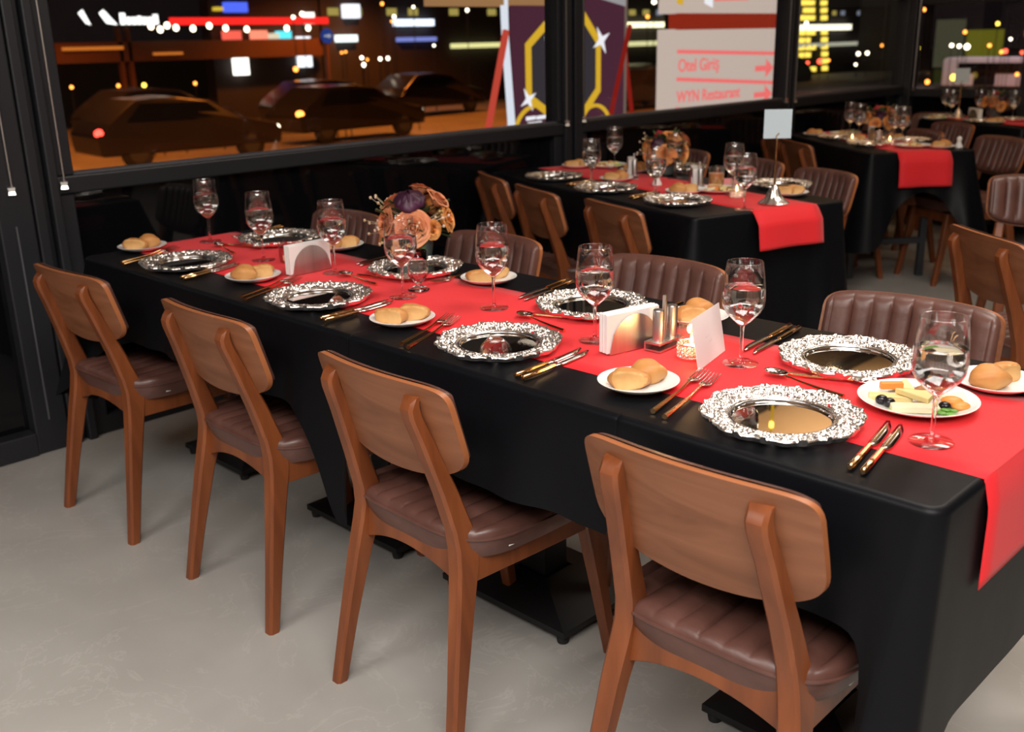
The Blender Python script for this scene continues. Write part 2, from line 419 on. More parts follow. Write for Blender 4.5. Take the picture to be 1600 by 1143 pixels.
def lean(z): return .09 * (1 - (z - .42) / .31)
PW = .203
def panel_y(x, z): return lean(z) + .013 + .75 * (x * x - .016)
def make_chair():
    root = empty('dining_chair')
    # rear legs (post and leg in one piece)
    for s in (-1, 1):
        st = [(.195, .008, 0, .030, .030), (.183, .036, .15, .033, .036), (.168, .068, .31, .037, .046), (.158, .086, .39, .039, .054),
              (.152, .091, .43, .039, .056), (.149, .084, .47, .037, .050), (.143, .060, .55, .036, .042), (.133, .025, .655, .035, .034),
              (.127, .004, .712, .036, .030), (.1265, .001, .728, .036, .028), (.126, .004, .741, .036, .022), (.126, .009, .749, .036, .013), (.126, .014, .752, .036, .004)]
        m = MB(); path = []; secs = []
        for (x, y, z, wx, wy) in st:
            path.append((s * x, y, z))
            c = .006 if wy > .02 else .001
            hx, hy = wx / 2, wy / 2
            secs.append([(-hx + c, -hy, 0), (hx - c, -hy, 0), (hx, -hy + c, 0), (hx, hy - c, 0), (hx - c, hy, 0), (-hx + c, hy, 0), (-hx, hy - c, 0), (-hx, -hy + c, 0)])
        m.sweep(path, secs)
        lg = m.build('rear_leg', wood, root, angle=28)
        MB().lathe([(0, -.004), (.012, -.004), (.012, .002), (0, .002)], 12, (s * .195, .008, .002)).build('foot_glide', rubber, lg)
    for s in (-1, 1):
        st = [(.165, .512, 0, .027, .028), (.158, .480, .18, .032, .036), (.150, .452, .34, .036, .048), (.147, .443, .395, .036, .050)]
        m = MB(); path = []; secs = []
        for (x, y, z, wx, wy) in st:
            path.append((s * x, y, z)); hx, hy, c = wx / 2, wy / 2, .005
            secs.append([(-hx + c, -hy, 0), (hx - c, -hy, 0), (hx, -hy + c, 0), (hx, hy - c, 0), (hx - c, hy, 0), (-hx + c, hy, 0), (-hx, hy - c, 0), (-hx, -hy + c, 0)])
        m.sweep(path, secs); m.build('front_leg', wood, root, angle=28)
    # rails
    for s in (-1, 1):
        m = MB(); path = [(s * .163, .10, .388), (s * .160, .27, .378), (s * .152, .43, .368)]
        secs = [[(-.011, 0, -h), (.011, 0, -h), (.011, 0, h), (-.011, 0, h)] for h in (.034, .029, .026)]
        m.sweep(path, secs); m.build('side_rail', wood, root, smooth=False, bevel=.003)
    m = MB(); m.box(-.15, .15, .432, .454, .345, .392); m.build('front_rail', wood, root, smooth=False, bevel=.003)
    m = MB(); path = []; secs = []
    for i in range(17):
        t = -1 + 2 * i / 16
        x = .146 * t; zb = .348 + .036 * (1 - t * t); zt = .424 - .014 * (1 - t * t); y = .090 - .008 * (1 - t * t)
        path.append((x, y, 0)); secs.append([(0, -.013, zb), (0, .013, zb), (0, .013, zt), (0, -.013, zt)])
    m.sweep(path, secs); m.build('rear_rail', wood, root, angle=50, bevel=.002)
    # plywood back
    st_, sb_ = sup(PW, 9.0), sup(PW, 4.6)
    zt = lambda x: .672 + .099 * st_(x) + .006 * (1 - (x / PW) ** 2)
    zb = lambda x: .672 - .078 * sb_(x) - .026 * (1 - (x / PW) ** 2)
    T = .013; N = 44; M = 12
    us = [-PW * math.cos(PI * i / N) for i in range(N + 1)]
    fr = []; bk = []
    for u in us:
        a, b2 = zt(u), zb(u)
        fr.append([(u, panel_y(u, b2 + (a - b2) * j / M) + T, b2 + (a - b2) * j / M) for j in range(M + 1)])
        bk.append([(u, panel_y(u, b2 + (a - b2) * j / M), b2 + (a - b2) * j / M) for j in range(M + 1)])
    m = MB(); m.grid(fr); m.grid([list(reversed(r)) for r in bk])
    top = [[f[M], k[M]] for f, k in zip(fr, bk)]; bot = [[k[0], f[0]] for f, k in zip(fr, bk)]
    m.grid(top, 1); m.grid(bot, 1)
    bp = m.build('back_panel', [ply, plyedge], root, angle=60)
    # back cushion
    a = PW - .008
    s1, s2 = sup(a, 9), sup(a, 4.6)
    rows = strip_pad(a, lambda u: .672 + .1015 * s1(u) + .006 * (1 - (u / PW) ** 2), lambda u: .672 - .072 * s2(u) - .026 * (1 - (u / PW) ** 2), .044, None, .024, .022, 10, 14)
    g = [[(u, panel_y(u, v) + T + max(h, 0), v) for (u, v, h) in r] for r in rows]
    m = MB(); m.grid(g); m.build('back_cushion', leather, root, angle=80)
    # seat cushion
    a = .212
    s1 = sup(a, 3.6)
    f = lambda u: .262 + .212 * s1(u)
    k = lambda u: .262 - .205 * s1(u)
    rows = strip_pad(a, f, k, .044, None, .021, .03, 10, 16)
    zc = lambda u, v: .446 + .010 * (1 - (u / a) ** 2)
    g = [[(u, v, zc(u, v) + h) for (u, v, h) in r] for r in rows]
    m = MB(); m.grid(g)
    bd = [r[0] for r in g] + [r[-1] for r in reversed(g)]
    m.grid([[p, (p[0] * .985, .262 + (p[1] - .262) * .985, p[2] - .022), (p[0] * .93, .262 + (p[1] - .262) * .93, .402)] for p in bd])
    m.grid([[(r[0][0] * .93, .262 + (r[0][1] - .262) * .93, .402), (r[-1][0] * .93, .262 + (r[-1][1] - .262) * .93, .402)] for r in g])
    seat = m.build('seat_cushion', leather, root, angle=80)
    pp = [(p[0] * 1.003, .262 + (p[1] - .262) * 1.003, p[2] - .001) for p in bd[::2]]
    MB().tube(pp + [pp[0]], .0032, 6, cap=False).build('piping', leather, seat)
    MB().box(.198, .203, .165, .190, .418, .430).build('fabric_tag', paper, seat, smooth=False)
    return root
CH = 'wooden dining chairs with channelled leather cushions'
def chair(x, y, rz, label): return place('chair', make_chair, (x, y, 0), rz, label, 'chair', CH)
chair(-.105, -.184, .056, 'walnut dining chair, plywood back to the aisle, beside the glass door')
chair(.591, -.158, -.005, 'walnut dining chair, plywood back to the aisle, second from the glass door')
chair(1.261, -.169, -.029, 'walnut dining chair, plywood back to the aisle, third from the glass door')
chair(1.96, -.147, .014, 'walnut dining chair at the aisle end corner of the long table, fourth from the door')
chair(1.80, .985, PI + .08, 'brown leather chair facing the camera across the long table, by the cheese plate')
chair(1.11, .985, PI + .04, 'brown leather chair facing the camera across the long table, behind the place card')
chair(.48, .96, PI + .02, 'brown leather chair facing the camera across the long table, behind the bouquet')
chair(-.26, .95, PI, 'brown leather chair facing the camera across the long table, by the window end')
def ch2(x, y, rz, label): return chair(x, y, rz, label)
ch2(-.628, 1.965, R(-28), 'wooden chair at the second table, plywood back showing, closest to the window wall'.replace('closest to', 'against'))
ch2(-.165, 1.765, R(-22), 'wooden chair at the second table, plywood back showing, middle of three')
ch2(.345, 1.635, R(-20), 'wooden chair at the second table, plywood back showing, at its aisle corner')
ch2(-.463, 3.334, R(160), 'leather chair on the far side of the second table, behind the flowers')
ch2(.083, 3.148, R(158), 'leather chair on the far side of the second table, behind the menu stand')
ch2(.546, 2.953, R(158), 'leather chair on the far side of the second table, at its aisle corner')
ch2(-.515, 4.22, R(-38), 'wooden chair at the third table, back showing, beside the window wall')
ch2(-.247, 3.99, R(-38), 'wooden chair at the third table, back showing, behind the menu card')
ch2(.10, 5.02, R(142), 'leather chair on the far side of the third table, with ribbed back')
ch2(-.35, 5.35, R(142), 'dark brown chair on the far side of the third table, nearer the corner'.replace('nearer', 'towards'))
ch2(.62, 4.82, R(150), 'dark leather chair standing off the aisle end of the third table')
ch2(1.60, 1.86, R(-38), 'wooden chair with plywood back between the tables, behind the leather chair')
ch2(1.31, 3.28, R(205), 'leather chair with wooden rim at the frame edge, past the second table')
ch2(-.40, 6.38, R(175), 'dark chair on the far side of the corner table under the back window')
ch2(.02, 5.62, R(150), 'small leather chair between the third table and the corner table')

# ================================================================== TABLES
def make_table(L, W, bx0, bx1, by0, by1, name='dining_table'):
    t = empty(name)
    MB().box(.02, L - .02, .02, W - .02, .715, .745).build('tabletop', base_black, t, smooth=False, bevel=.004)
    cx, cy = (bx0 + bx1) / 2, (by0 + by1) / 2
    MB().box(cx - .04, cx + .04, cy - .04, cy + .04, .03, .72).build('column', base_black, t, smooth=False)
    m = MB(); m.box(bx0, bx1, by0, by1, .022, .038)
    m.add([(bx0, by0, .038), (bx1, by0, .038), (bx1, by1, .038), (bx0, by1, .038), (cx - .05, cy - .05, .075), (cx + .05, cy - .05, .075), (cx + .05, cy + .05, .075), (cx - .05, cy + .05, .075)],
          [(0, 1, 5, 4), (1, 2, 6, 5), (2, 3, 7, 6), (3, 0, 4, 7)])
    bp = m.build('base_plate', base_black, t, smooth=False)
    for x in (bx0 + .02, bx1 - .02):
        for y in (by0 + .02, by1 - .02):
            MB().lathe([(0, 0), (.014, 0), (.016, .012), (.010, .022), (0, .022)], 14, (x, y, 0)).build('foot_glide', rubber, bp)
    return t
for i, (x0, L, b0, b1, lab) in enumerate(((-.34, .62, -.42, -.05, 'black pedestal table under the cloth at the window end'),
                                          (.30, .68, .317, .74, 'black pedestal table under the cloth, second from the window'),
                                          (1.0, .70, .93, 1.352, 'black pedestal table under the cloth, third from the window'),
                                          (1.71, .58, 1.735, 2.10, 'black pedestal table under the cloth at the aisle end'))):
    t = make_table(L, .66, b0 - x0, b1 - x0, .275, .60)
    t.location = (x0, 0, 0); tag(t, lab, 'table', 'pedestal tables of the long table')

def cloth(name, L, W, ztop, near, far, end0, end1, cn, m, seed, amp=.012, flare=.10, ext=(0, 0, 0, 0), lift=.0, side_extra=None, off0=.008, cdir=None, calm=None, sig=.13):
    """draped rectangular cloth on [0,L]x[0,W]; near/far/end0/end1 drop lengths, cn: corner extra (n0,n1,f1,f0)"""
    rs = random.Random(seed)
    pts = []
    rc = .018
    def seg(p, q, nrm, kind, n):
        for i in range(n):
            t = i / n
            pts.append((p[0] + (q[0] - p[0]) * t, p[1] + (q[1] - p[1]) * t, nrm, kind, t))
    nL = max(10, int(L / .014)); nW = max(8, int(W / .014))
    def corner(c, a0, idx):
        for i in range(14):
            a = a0 + PI / 2 * i / 14
            pts.append((c[0] + rc * math.cos(a), c[1] + rc * math.sin(a), (math.cos(a), math.sin(a)), 'c%d' % idx, i / 14))
    seg((rc, 0), (L - rc, 0), (0, -1), 'near', nL); corner((L - rc, rc), -PI / 2, 1)
    seg((L, rc), (L, W - rc), (1, 0), 'end1', nW); corner((L - rc, W - rc), 0, 2)
    seg((L - rc, W), (rc, W), (0, 1), 'far', nL); corner((rc, W - rc), PI / 2, 3)
    seg((0, W - rc), (0, rc), (-1, 0), 'end0', nW); corner((rc, rc), PI, 0)
    drop = dict(near=near, far=far, end0=end0, end1=end1)
    cpos = [(0, 0), (L, 0), (L, W), (0, W)]
    adj = [('end0', 'near'), ('near', 'end1'), ('end1', 'far'), ('far', 'end0')]
    ph = [rs.uniform(0, 6.28) for _ in range(6)]
    arc = 0; data = []
    for i, p in enumerate(pts):
        q = pts[i - 1]
        arc += math.hypot(p[0] - q[0], p[1] - q[1]) if i else 0
        x, y, nr, k, t = p
        if k[0] == 'c':
            ci = int(k[1]); a, b2 = adj[ci]
            D = drop[a] * (1 - t) + drop[b2] * t
        else:
            D = drop[k]
        C = 0; tang = (0, 0)
        for ci, (cx, cy) in enumerate(cpos):
            dd = math.hypot(x - cx, y - cy)
            e = math.exp(-(dd / sig) ** 2)
            C += e * (cn[ci] > 0)
            D += cn[ci] * e
        rip = .55 * math.sin(arc * 21 + ph[0]) + .3 * math.sin(arc * 43 + ph[1]) + .35 * math.sin(arc * 9 + ph[2])
        if side_extra: D += side_extra(x, y, k)
        if calm and k == calm: rip = -1.1 + .08 * (rip + 1.1)
        data.append((x, y, nr, D, C, rip))
    rows = []
    K = 14
    for (x, y, nr, D, C, rip) in data:
        r = []
        rr = .012
        for j in range(5):
            a = PI / 2 * j / 4
            r.append((x + nr[0] * rr * math.sin(a), y + nr[1] * rr * math.sin(a), ztop - rr * (1 - math.cos(a))))
        D2 = max(D, .014)
        for j in range(1, K + 1):
            t = j / K
            big = min(1, D2 / .15)
            o = rr + off0 * t + big * t * (amp * (rip + 1.1) * (.3 + .7 * t))
            fl_ = C * flare * t * (1 + .35 * rip)
            ci = min(range(4), key=lambda q: (x - cpos[q][0]) ** 2 + (y - cpos[q][1]) ** 2)
            fx = ((-1 if ci in (0, 3) else 1) * cdir[0] if cdir else nr[0]) * (abs(nr[1]) if cdir else 1)
            fy = (-1 if ci in (0, 1) else 1) * cdir[1] if cdir else nr[1]
            r.append((x + nr[0] * o + fx * fl_, y + nr[1] * o + fy * fl_, max(.006, ztop - rr - (D2 - rr) * t)))
        rows.append(r)
    mb = MB()
    mb.grid(rows + [rows[0]])
    # top surface
    nx, ny = max(4, int(L / .05)), max(4, int(W / .05))
    top = []
    n_all = len(rows)
    # simple fan-free top: grid inside inset + ring quads
    mb.add([r[0] for r in rows] + [(L / 2, W / 2, ztop)], [(i, (i + 1) % n_all, n_all) for i in range(n_all)])
    return mb.build(name, m, None, angle=180)
# the top fan is coplanar, so it shades flat
TZ = .755
ca = cloth('tablecloth', 1.345, .665, TZ - .0010, .205, .22, .30, .004, (.20, 0, 0, .2), black_cloth, 3, side_extra=lambda x, y, k: (.25 * math.exp(-((1.30 - x) / .10) ** 2) if k == 'near' else 0))
ca.location = (-.345, 0, 0)
tag(ca, 'black tablecloth over the window end of the long table', 'tablecloth', 'black cloths of the long table')
cb = cloth('tablecloth', .76, .668, TZ - .0003, .215, .22, .004, .004, (0, 0, 0, 0), black_cloth, 5, off0=.010)
cb.location = (.985, -.002, 0)
tag(cb, 'black tablecloth over the middle of the long table, between two seams', 'tablecloth', 'black cloths of the long table')
cc = cloth('tablecloth', .540, .672, TZ, .215, .23, .004, .375, (0, .44, .35, 0), black_cloth, 9, amp=.008, flare=.16, off0=.002, cdir=(-.42, .40), calm='end1', sig=.046)
cc.location = (1.728, -.004, 0)
tag(cc, 'black tablecloth at the aisle end with its corner draping to the floor', 'tablecloth', 'black cloths of the long table')

def runner(name, L, y0, y1, z, drop0, drop1, m, off=.026, wob=.004, seed=1, swing=1):
    rs = random.Random(seed); rows = []
    xs = []
    def prof(s):
        # s along: -drop0..0 hang, 0..L flat, L..L+drop1 hang
        rr = .014
        if s < 0:
            return (-off * min(1, -s / .05) - .012 * min(1, -s / .15), z + s + (0 if s > -.01 else .004))
        if s > L:
            d = s - L
            return (L + off * min(1, d / .05) + swing * .015 * min(1, d / .15), z - d + (0 if d < .01 else .004))
        return (s, z)
    ss = [-drop0 * (1 - i / 8) for i in range(8)] if drop0 else []
    ss += [L * i / 40 for i in range(41)]
    if drop1: ss += [L + .006, L + .014, L + .03] + [L + .03 + (drop1 - .03) * i / 10 for i in range(1, 11)]
    ph = rs.uniform(0, 6)
    for s in ss:
        x, zz = prof(s); r = []
        hang = max(0, s - L)
        for j in range(9):
            t = j / 8; y = y0 + (y1 - y0) * t + wob * math.sin(s * 3.1 + ph) * (1 if t < .5 else .6)
            r.append((x + swing * hang * .10 * math.sin(t * 7 + 1) * .4, y, zz))
        rows.append(r)
    mb = MB(); mb.grid(rows)
    o = mb.build(name, m, None, angle=60)
    sd = o.modifiers.new('cloth', 'SOLIDIFY'); sd.thickness = .0012; sd.offset = 1
    return o
RZ = TZ + .0002
r = runner('table_runner', 2.622, .128, .512, RZ, .10, .175, red_cloth, off=.012, swing=0)
r.location = (-.345, 0, 0)
tag(r, 'red satin runner along the long table, hanging over its aisle end', 'table runner', 'red table runners')
Z0 = TZ + .0004      # things on the black cloth
Z1 = RZ + .0016      # things on the runner
def zat(y): return Z1 if .115 < y < .525 else Z0

# ================================================================== TABLEWARE
def make_charger():
    root = empty('charger_plate')
    m = MB(); m.lathe([(.0001, .0062), (.0780, .0062), (.0792, .0070), (.0795, .0080)], 56)
    m.build('mirror_centre', mirror, root, angle=20)
    m = MB(); m.lathe([(.0795, .002), (.0795, .0095), (.081, .0118), (.084, .0118), (.0865, .0085), (.0865, .003), (.0795, .002)], 64)
    m.build('inner_moulding', mat('moulding', (.62, .62, .62), .2, 1.0) if 'moulding' not in MATS else MATS['moulding'], root, angle=60)
    # openwork rim, eight-fold scrolls
    nth, nr = 480, 40
    rr_ = np.random.default_rng(11)
    th = np.arange(nth) * 2 * np.pi / nth
    def Rm(t):
        u = np.abs(np.cos(4 * t)); v = np.abs(np.cos(12 * t + .6))
        return .1235 + .0055 * u ** 1.5 + .0035 * v
    RM = Rm(th)
    fr = np.linspace(0, 1, nr)
    rad = .0845 + (RM[:, None] - .0845) * fr[None, :]
    X = rad * np.cos(th)[:, None]; Y = rad * np.sin(th)[:, None]
    H = np.full(X.shape, -1.0)
    curls = []
    sect = 2 * np.pi / 8
    for k in range(26):
        r0 = rr_.uniform(.091, .126); a0 = rr_.uniform(0, sect); q = rr_.uniform(.0025, .0075); wq = rr_.uniform(.0012, .0021)
        for s in range(8):
            aa = s * sect + a0
            curls.append((r0 * np.cos(aa), r0 * np.sin(aa), q, wq))
            if k % 3 == 0: curls.append((r0 * np.cos(s * sect - a0), r0 * np.sin(s * sect - a0), q, wq))
    for k in range(22):
        r0 = rr_.uniform(.090, .128); a0 = rr_.uniform(0, sect)
        for s in range(8):
            curls.append((r0 * np.cos(s * sect + a0), r0 * np.sin(s * sect + a0), 0, .0024))
    for (cx, cy, q, wq) in curls:
        d = np.abs(np.hypot(X - cx, Y - cy) - q)
        H = np.maximum(H, np.where(d < wq, np.sqrt(np.maximum(wq ** 2 - d ** 2, 0)) * 2.3, -1))
    d = np.abs(rad - (RM[:, None] - .003)); H = np.maximum(H, np.where(d < .0028, np.sqrt(np.maximum(.0028 ** 2 - d ** 2, 0)), -1))
    d = np.abs(rad - .0875); H = np.maximum(H, np.where(d < .003, np.sqrt(np.maximum(.003 ** 2 - d ** 2, 0)), -1))
    Z = .0095 + .0075 * fr[None, :] + np.maximum(H, -.001) + rr_.uniform(-.0004, .0004, X.shape)
    vs = np.stack([X, Y, Z], -1).reshape(-1, 3)
    fs = []
    for i in range(nth):
        j = (i + 1) % nth
        for k in range(nr - 1):
            if max(H[i, k], H[j, k], H[i, k + 1], H[j, k + 1]) > 0:
                fs.append((i * nr + k, i * nr + k + 1, j * nr + k + 1, j * nr + k))
    m = MB(); m.add(vs.tolist(), [tuple(reversed(f)) for f in fs])
    # outer skirt down to the table
    m.grid([[(float(RM[i % nth] * np.cos(th[i % nth])), float(RM[i % nth] * np.sin(th[i % nth])), float(Z[i % nth, -1])),
             (float((RM[i % nth] - .006) * np.cos(th[i % nth])), float((RM[i % nth] - .006) * np.sin(th[i % nth])), .008)] for i in range(nth + 1)])
    m.build('filigree_rim', silver, root, angle=180)
    m = MB(); m.lathe([(.0001, .0004), (.07, .0004), (.08, .002), (.08, .0062)], 40); m.build('foot_ring', silver, root)
    return root
def plate_prof(R0, h=.016):
    return [(.0001, .0050), (R0 * .60, .0050), (R0 * .70, .0065), (R0 * .95, h * .92), (R0 * .985, h), (R0, h * .97), (R0 * .985, h * .84), (R0 * .72, .0035), (R0 * .60, .0012), (R0 * .55, .0003), (R0 * .52, .0012), (.0001, .0015)]
def make_plate(R0=.0735):
    def f():
        root = MB().lathe(plate_prof(R0), 56).build('side_plate' if R0 < .08 else 'serving_plate', porcelain, None, angle=70)
        return root
    return f
def make_roll(v):
    def f():
        rs = random.Random(50 + v)
        a, bq, h = (.037, .026, .0205) if v == 0 else (.034, .028, .0225) if v == 1 else (.039, .025, .019)
        ph = [rs.uniform(0, 6) for _ in range(4)]
        def fn(p):
            x, y, z = p
            n = math.sqrt(x * x + y * y + z * z)
            k = 1 + .055 * math.sin(5 * x + ph[0]) + .06 * math.sin(4 * y + 3 * z + ph[1]) + .02 * math.sin(11 * x + 7 * y + ph[2])
            sx = math.copysign(abs(x) ** .85, x); sy = math.copysign(abs(y) ** .85, y)
            z = max(z, -.72); 
            if v != 1: sy = max(sy, -.62)
            return (sx * k, sy * k, z * k)
        m = MB(); m.ell((0, 0, h * .72), (a, bq, h), 28, 16, fn=fn)
        if v != 1:
            mi = [1 if all(m.v[i][1] < -bq * .46 for i in f_) else 0 for f_ in m.f]; m.m = mi
        return m.build('bread_roll', [bread, bread_torn], None, angle=60)
    return f
def make_fork():
    root = empty('fork')
    m = MB(); m.tube([(0, 0, .0045), (0, .03, .0045), (0, .08, .004), (0, .12, .0035), (0, .150, .006), (0, .172, .008)], [.0048, .0046, .0034, .0028, .0022, .0028], 8)
    m.build('handle', gold, root)
    m = MB()
    m.grid([[(sx * w, y, z + abs(sx) * .0008) for sx in (-1, -.5, 0, .5, 1)] for (y, w, z) in ((.166, .003, .0085), (.176, .0085, .006), (.186, .0108, .004), (.196, .0112, .004))])
    b = m.build('neck', steel, root); sd = b.modifiers.new('t', 'SOLIDIFY'); sd.thickness = .0016
    for k in range(4):
        x = -.0096 + k * .0064
        MB().tube([(x, .194, .004), (x, .215, .005), (x * .98, .242, .0085)], [.0017, .0016, .0009], 6).build('tine', steel, root)
    return root
def make_knife():
    root = empty('knife')
    m = MB(); m.tube([(0, 0, .005), (0, .004, .005), (0, .05, .0045), (0, .10, .004)], [.0035, .0058, .0052, .0044], 8)
    m.build('handle', gold, root)
    m = MB()
    rows = []
    for i in range(12):
        t = i / 11; y = .10 + .118 * t
        wl = -.0055
        wr = .0030 + .0075 * min(1, t / .14) ** .6
        if t > .62: wr = -.0050 + .0155 * max(0, 1 - ((t - .62) / .38) ** 2) ** .6
        rows.append([(wl, y, .0042), (0, y, .0050), (wr, y, .0036)])
    m.grid(rows); b = m.build('blade', steel, root, angle=20); sd = b.modifiers.new('t', 'SOLIDIFY'); sd.thickness = .0014
    return root
def make_spoon():
    root = empty('spoon')
    m = MB(); m.tube([(0, 0, .0035), (0, .05, .0035), (0, .09, .005), (0, .115, .007), (0, .128, .007)], [.0036, .0032, .0022, .0020, .0028], 8)
    m.build('handle', gold, root)
    m = MB(); rows = []
    for i in range(9):
        r_ = i / 8
        rows.append([(r_ * .0165 * math.cos(2 * PI * k / 20) * (1 - .12 * math.sin(2 * PI * k / 20)), .150 + r_ * .025 * math.sin(2 * PI * k / 20), .003 + .0075 * r_ * r_) for k in range(20)])
    m.grid(rows, wrap=True); b = m.build('bowl', steel, root); sd = b.modifiers.new('t', 'SOLIDIFY'); sd.thickness = .001
    return root
def make_glass():
    root = empty('wine_glass')
    outer = [(.0045, .074), (.010, .0785), (.0215, .089), (.0325, .101), (.0385, .113), (.0403, .125), (.0400, .140), (.0385, .158), (.0360, .180), (.0338, .197)]
    inner = [(r_ - .0011, z) for r_, z in outer[1:]]
    rim = [(.0334, .1978)]
    m = MB(); m.lathe(outer + rim + list(reversed(inner)) + [(.004, .0785), (.0001, .0782)], 40); m.build('bowl', glassware, root, angle=180)
    m = MB(); m.lathe([(.0115, .0035), (.0055, .0065), (.0038, .012), (.0034, .030), (.0034, .060), (.0040, .070), (.0045, .074)], 20); m.build('stem', crystal, root, angle=180)
    m = MB(); m.lathe([(.0001, .0004), (.0338, .0004), (.0345, .0012), (.0335, .0020), (.0115, .0036)], 40); m.build('foot', glassware, root, angle=180)
    wi = [(r_ - .0016, z) for r_, z in outer[1:7]] + [(.0375, .150)]
    m = MB(); m.lathe([(.0001, .0788), (.0050, .0790)] + wi + [(.0366, .1505), (.0001, .1503)], 40); m.build('water', water, root, angle=35)
    return root
GL = 'wine glasses of water on the long table'
seatN = ['first', 'second', 'third', 'fourth']
def on_near(i): return 'near side of long table, %s from window' % seatN[i]
def on_far(i): return 'far side of long table, %s from window' % seatN[i]
near_ch = [(.039, .126), (.692, .124), (1.309, .132), (1.954, .135)]
far_ch = [(-.061, .504), (.625, .490), (1.251, .491), (1.888, .490)]
for i, (x, y) in enumerate(near_ch):
    place('charger', make_charger, (x, y, Z1), rng.uniform(-.3, .3), 'silver filigree charger with mirror centre, ' + on_near(i), 'charger plate', 'silver chargers on the long table')
for i, (x, y) in enumerate(far_ch):
    place('charger', make_charger, (x, y, Z1), rng.uniform(-.3, .3), 'silver filigree charger with mirror centre, ' + on_far(i), 'charger plate', 'silver chargers on the long table')
near_pl = [(-.29, .155), (.358, .148), (1.007, .128), (1.674, .122)]
far_pl = [(.189, .556), (.867, .533), (1.493, .557), (2.142, .532)]
roll_n = 0
def bread_plate(x, y, z, where, ang, group, scale=1):
    global roll_n
    place('plate', make_plate(), (x, y, z), 0, 'white side plate under two bread rolls, ' + where, 'plate', 'white bread plates ' + group, scale)
    ca_, sa = math.cos(ang), math.sin(ang)
    for k in (0, 1):
        ox, oy = ((-.017, -.018) if k == 0 else (.014, .020))
        v = (roll_n + k) % 3
        place('roll%d' % v, make_roll(v), (x + (ca_ * ox - sa * oy) * scale, y + (sa * ox + ca_ * oy) * scale, z + .0052 * scale),
              ang + (.1 if k == 0 else .5), ('front' if k == 0 else 'rear') + ' bread roll of the pair, ' + where, 'bread roll', 'bread rolls ' + group, scale)
    roll_n += 1
for i, (x, y) in enumerate(near_pl): bread_plate(x, y, zat(y + .06) if i < 4 else Z0, on_near(i), [.75, .7, .35, .55][i], 'on the long table')
for i, (x, y) in enumerate(far_pl): bread_plate(x, y, zat(y - .06), on_far(i), [.3, .75, .9, .65][i], 'on the long table')

def cut(kind, bld, a, b, label, group, cat, z=None, length=None):
    dx, dy = b[0] - a[0], b[1] - a[1]
    place(kind, bld, (a[0], a[1], z if z is not None else Z1), math.atan2(-dx, dy), label, cat, group)
FK, KN, SP = 'forks on the long table', 'knives on the long table', 'spoons on the long table'
forks_near = [((-.133, .012), (-.235, .245)), ((.520, .014), (.425, .245)), ((1.147, .010), (1.049, .24)), ((1.776, .030), (1.718, .262))]
for i, (a, b_) in enumerate(forks_near):
    cut('fork', make_fork, a, b_, 'outer dinner fork by the bread plate, ' + on_near(i), FK, 'fork')
    a2 = (a[0] + .030, a[1] - .008); b2 = (b_[0] + .032, b_[1] - .014)
    cut('fork', make_fork, a2, b2, 'inner dinner fork by the charger, ' + on_near(i), FK, 'fork')
kn_near = [((.196, .024), (.133, .236)), ((.848, .018), (.826, .233)), ((1.472, .013), (1.447, .236)), ((2.127, .028), (2.086, .242))]
for i, (a, b_) in enumerate(kn_near):
    cut('knife', make_knife, a, b_, 'inner table knife by the charger, ' + on_near(i), KN, 'knife')
    cut('knife', make_knife, (a[0] + .021, a[1] - .003), (b_[0] + .022, b_[1] - .006), 'outer table knife with copper handle, ' + on_near(i), KN, 'knife')
kn_far = [((-.285, .655), (-.245, .44)), ((.395, .655), (.425, .435)), ((1.025, .664), (1.058, .440)), ((1.678, .645), (1.698, .430))]
for i, (a, b_) in enumerate(kn_far):
    cut('knife', make_knife, a, b_, 'inner table knife by the charger, ' + on_far(i), KN, 'knife')
    cut('knife', make_knife, (a[0] + .024, a[1] - .006), (b_[0] + .025, b_[1] - .010), 'outer table knife with copper handle, ' + on_far(i), KN, 'knife')
fk_far = [((.080, .655), (.095, .44)), ((.762, .655), (.775, .44)), ((1.388, .655), (1.402, .43)), ((2.035, .650), (2.045, .43))]
for i, (a, b_) in enumerate(fk_far):
    cut('fork', make_fork, a, b_, 'dinner fork beside the charger, ' + on_far(i), FK, 'fork')
sp = [((.010, .300), (-.164, .338)), ((.672, .318), (.523, .331)), ((1.335, .303), (1.175, .336)), ((1.975, .304), (1.815, .334))]
for i, (a, b_) in enumerate(sp):
    cut('spoon', make_spoon, a, b_, 'dessert spoon lying behind the charger, ' + on_near(i), SP, 'spoon')
sp = [((-.15, .352), (-.03, .385)), ((.544, .354), (.665, .386)), ((1.180, .356), (1.300, .393)), ((1.828, .350), (1.955, .386))]
for i, (a, b_) in enumerate(sp):
    cut('spoon', make_spoon, a, b_, 'dessert spoon lying before the charger, ' + on_far(i), SP, 'spoon')
gl = [(-.241, .361, 'water glass standing at the window end of the long table'),
      (.153, .309, 'water glass behind the first near-side charger, long table'),
      (.462, .340, 'water glass beside the napkin holder with round plate, long table'),
      (.823, .282, 'water glass before the ribbed goblet and bouquet, long table'),
      (1.072, .351, 'water glass before the bread plate and leather chair, mid long table'),
      (1.425, .297, 'water glass beside the napkin holder and cruet set, long table'),
      (1.736, .358, 'water glass beside the folded white place card, long table'),
      (2.167, .209, 'water glass in front of the cheese plate, aisle end of long table')]
for (x, y, lab) in gl:
    place('glass', make_glass, (x, y, Z1), rng.uniform(0, 6), lab, 'glass', GL)

